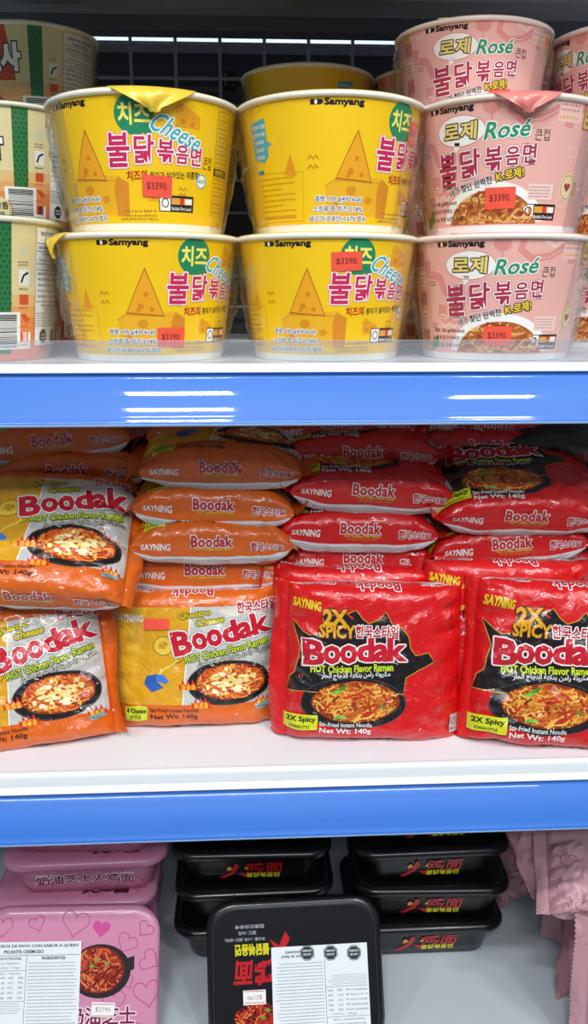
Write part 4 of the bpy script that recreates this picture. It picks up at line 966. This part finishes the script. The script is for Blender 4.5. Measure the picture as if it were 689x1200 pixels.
for x, y, r_, ro in ((-30, 50, 7, 20), (4, 50, 12, -10), (66, 44, 7, -40), (50, 33, 9, -30), (70, 18, 9, 60), (51, 1, 6, 30), (69, -8, 12, 10), (40, -14, 10, 0), (58, -40, 9, 20), (20, -48, 9, -20), (-60, 48, 9, 0), (-10, 30, 6, 10)): lp.heart(x, y, r_, 'tray:#b84a80', 2, .75, ro)
lp.heart(27, 45, 8, 'tray:#cf4f92', 2, None, -5)
lp.ell(27, 10, 27, 22, 'tray:#2a2326', 3, 40); lp.poly([(50, 20), (57, 22), (57, 11), (51, 9)], 'tray:#2a2326', 3.2); lp.ell(25, 11, 23.5, 19, 'tray:#7c1c12', 3.6, 36)
lp.noodles(25, 11, 23, 18.5, 4, ['#b8361e', '#d05a30', '#8c2214', '#d8784a', '#6a160c'], 150, 1.6, 8, kind='tray')
for i, (x, y) in enumerate(((28, 12), (33, 16), (27, 5), (20, 14), (36, 8), (24, 19))): lp.blob(x, y, 2, 1.5, 'tray:#6aa83a' if i % 2 else 'tray:#8a2a1a', 7, i)
lp.text('!', 8, 30, 8, TR_, 4, w=3, bold=.06); lp.text('奶油芝士', 30, -26, 14, TD, 6, w=58, bold=.025, outline=('ring', 'tray:#f0dfe6', .9)); lp.text('火鸡面', 30, -44, 14, TD, 6, w=44, bold=.025, outline=('ring', 'tray:#f0dfe6', .9))
black_t = tray('tray:#0a0b0d', 'tray:#0e0f12', sb, lb, None); pink_t = tray(TP, 'tray:#cf88a6', spk, lp, None)
used_t = {}
def place_tray(proto, M, label, group):
    o = copy_tree(proto) if id(proto) in used_t else proto; used_t[id(proto)] = 1
    for ch in list(o.children):
        if ch.name.split('.')[0] in ('price_sticker', 'nutrition_label'): bpy.data.objects.remove(ch)
    o.location = M.to_translation(); o.rotation_euler = M.to_euler(); tag(o, label, 'noodle tray', group); return o
GB, GPT = 'black noodle trays on the bottom shelf', 'pink noodle trays on the bottom shelf'
names_ = ['lowest', 'second from the bottom', 'third from the bottom', 'fourth from the bottom', 'topmost']
def stack(proto, pxs, Yc, n, lab, grp, rzs):
    for k in range(n):
        z = Z3+.0005+k*TH_; x = at(pxs[k], 1060, Yc-.05).x if False else None
        q = at(pxs[k], 600, Yc)             # lateral place only
        d = ray(pxs[k], 1113-44*k); x = d.x*(Yc-.055)/d.y
        place_tray(proto, Matrix.Translation((x, Yc, z)) @ Matrix.Rotation(R(rzs[k]), 4, 'Z'), lab % names_[k], grp)
stack(black_t, [500, 508, 505, 511, 512], .775, 5, 'black tray %s in the black stack beside the pink film packs', GB, [0, -2, 1, 2, 0])
stack(black_t, [296, 298, 296, 300, 296], .780, 5, 'black tray %s in the dark stack behind the front black tray', GB, [0, 1, -1, 1, -2])
stack(pink_t, [86, 88, 98, 96, 86], .775, 5, 'pink tray %s in the stack behind the front pink tray', GPT, [0, -1, 1, -3, 1])
# front trays, lid towards the aisle
def front_tray(proto, px, py, lean, turn, roll, label, grp):
    """(px, py): middle of the lower long edge of the lid where the tray stands on the shelf"""
    p = at_z(px, py, Z3+.001)
    M = Matrix.Rotation(R(90-lean), 4, 'X') @ Matrix.Rotation(R(turn+roll), 4, 'Z')
    up = Matrix.Rotation(R(90-lean), 4, 'X') @ Vector((0, .0635, -.040))
    return place_tray(proto, Matrix.Translation(p+up) @ M, label, grp)
fb = front_tray(black_t, 348, 1232, 25, 180, 1, 'black tray leaning lid-forward at the bottom with upside-down white label', GB)
fp = front_tray(pink_t, 78, 1246, 26, 0, -1, 'pink heart-printed tray leaning lid-forward at the bottom left corner', GPT)
flat = lambda x, y: (Vector((x/1000, y/1000, .0424)), Vector((0, 0, 1)))
def big_label(parent, x0, y0, x1, y1, oct_, seed, header):
    a = Art(); K = 'paper:#22262a'; rng = random.Random(seed); W = x1-x0; xm = x0+W*.45
    a.rect(x0, y0, x1, y1, 'paper:#e4e8ea', 12)
    if header:
        a.text('FIDEOS DE PAVO CON SABOR A QUESO', x0+W*.55, y1-3.5, 2.6, K, 14, w=W*.84, bold=.03); a.text('PICANTE CREMOSO', x0+W*.42, y1-8, 2.6, K, 14, w=W*.4, bold=.03)
    yt = y1-(11 if header else 6); a.line([(x0+1, yt), (x1-1, yt)], .35, K, 14); a.line([(xm, yt), (xm, y0+12)], .35, K, 14)
    a.text('INFORMACION NUTRICIONAL', x0+W*.22, yt-2.4, 2.1, K, 14, w=W*.36, bold=.015); a.text('Porciones por Paquete: 1', x0+W*.22, yt-6.4, 2.2, K, 14, w=W*.34); a.text('Tamaño porcion: 113 grs', x0+W*.22, yt-10, 2.2, K, 14, w=W*.34)
    a.line([(x0+1, yt-12.4), (xm, yt-12.4)], .3, K, 14); a.text('100 grs   1 porcion', x0+W*.27, yt-14.6, 2.0, K, 14, w=W*.26)
    for i, (s_, v1, v2) in enumerate((('ENERGIA (kcal)', '430', '20%'), ('PROTEINAS (g)', '10,1', '9%'), ('GRASA TOTAL (g)', '17,2', '29%'), ('H. de C. Disp (g)', '65,9', '22%'), ('SODIO (mg)', '1208', '60%'))):
        y = yt-18-i*4.0; a.text(s_, x0+W*.13, y, 2.0, K, 14, w=W*.22); a.text(v1, x0+W*.30, y, 1.8, K, 14, w=W*.05); a.text(v2, x0+W*.40, y, 1.8, K, 14, w=W*.05)
    a.line([(x0+1, yt-37), (xm, yt-37)], .3, K, 14); a.scribble(x0+1.5, yt-47, xm-2, yt-38, 'paper:#5a6066', 14, 5, rng, .34)
    a.text('INGREDIENTES:', xm+(x1-xm)*.5, yt-2.4, 2.4, K, 14, w=W*.24, bold=.03)
    n = int((yt-5-(y0+11))/2.7); a.scribble(xm+2, yt-5-n*2.7, x1-2, yt-5, 'paper:#5a6066', 14, n, rng, .34)
    a.text('Res. Seremi de Salud', xm+(x1-xm)*.5, y0+8.6, 2.4, K, 14, w=W*.34, bold=.02); a.text('N°2003024403', xm+(x1-xm)*.5, y0+4.8, 2.2, K, 14, w=W*.26, bold=.02)
    for ox, oy in oct_:
        a.ell(ox, oy, 6.8, 6.8, 'paper:#1d2a28', 14, 8, rot=22.5); a.ell(ox, oy, 6.2, 6.2, 'paper:#dfe6e6', 14.4, 8, rot=22.5); a.ell(ox, oy, 5.8, 5.8, 'paper:#1d2a28', 14.8, 8, rot=22.5)
        a.text('ALTO EN', ox, oy+1.2, 1.6, 'paper:#e6eaea', 16, w=7, bold=.03); a.text('CALORIAS', ox, oy-1.8, 1.6, 'paper:#e6eaea', 16, w=8, bold=.03)
    m = MB(); m.art(a, flat); o = m.build('nutrition_label', parent); o['label'] = 'white nutrition label'; return o
big_label(fb, -65, -23, 21, 55, [(-53, -15), (-32, -16), (-11, -17)], 3, False)
big_label(fp, -86+10, -50, 10, 35, [(-50, -44), (-30, -44)], 4, True)
for par, x, y, tx, ro in ((fb, 37, 17, '$2190', 0), (fp, 31, -21, '$2790', -3)):
    a = Art(); c_, s_ = math.cos(R(ro)), math.sin(R(ro))
    a.poly([(x+u*c_-v*s_, y+u*s_+v*c_) for u, v in ((-10, -6), (10, -6), (10, 6), (-10, 6))], 'paper:#efe9e6', 12); a.text(tx, x, y, 4, 'paper:#8a8286', 14, w=13, rot=ro); a.line([(x-9, y+4.6), (x+9, y+4.6-.5)], .6, 'paper:#c2504a', 14); a.line([(x-9, y-4.8), (x+9, y-5.2)], .6, 'paper:#c2504a', 14)
    m = MB(); m.art(a, flat); m.build('price_sticker', par)['label'] = 'white price sticker'

# ================================================================== PALE PINK FILM PACKS AT THE LOWER RIGHT
PF = 'matfilm:#bd8f96'
ap = Art()
for i in range(4):
    for j in range(5): ap.heart(-50+i*32+(j % 2)*14, -110+j*52, 9, 'matfilm:#94445e', 2, .9, (i*37+j*61) % 90-45)
pf = []
for k in range(2):
    fm = PackForm(L=140, H=118, T=40, seed=41+k*5, crumple=3.0+1.0*k, fold=2.2); pf.append(make_pack(fm, ap, PF, PF, 'matfilm:#bb8d94', seals=((.3, -.3), (-.6, .6))[k], seed=31+k, body_name='film_bag'))
    for ch in pf[-1].children: pass
used_f = set()
GF = 'pale pink film packs at the lower right'
def film(k, loc, rx, ry, rz, label, scale=1.0):
    o = copy_tree(pf[k]) if k in used_f else pf[k]; used_f.add(k)
    M = Matrix.Rotation(R(rz), 4, 'Z') @ Matrix.Rotation(R(rx), 4, 'X') @ Matrix.Rotation(R(ry), 4, 'Y')
    o.location = loc; o.rotation_euler = M.to_euler(); o.scale = (scale,)*3; tag(o, label, 'noodle pack', GF)
a_ = lambda px, py, Y: at(px, py, Y)
def fs(px, py, Y, sc_): return Vector((ray(px, py).x*Y/ray(px, py).y, Y, Z3+.0615*sc_+.001))
film(0, fs(782, 1150, .610, 1), -8, 2, 0, 'pale pink film pack at the lower right corner with saw-edged seal')
film(1, fs(756, 1110, .665, 1.02), -6, -3, -6, 'pale pink film pack standing second from the front at lower right', 1.02)
film(0, fs(738, 1080, .725, 1), -5, 3, -12, 'pale pink film pack standing third from the front, in shadow', 1.0)
film(1, fs(716, 1060, .790, 1), -6, -4, -16, 'pale pink film pack standing deepest beside the black stack', 1.0)
film(1, a_(664, 985, .72), -62, 8, 24, 'crumpled pale pink pack lying on top of the pile under the blue rail', .82)
film(0, a_(600, 1015, .80), -20, -42, -30, 'crumpled pale pink pack sliding down the left side of the pile', .50)
film(0, a_(716, 1020, .66), -66, 4, -10, 'crumpled pale pink pack lying right below the topmost one', .8)
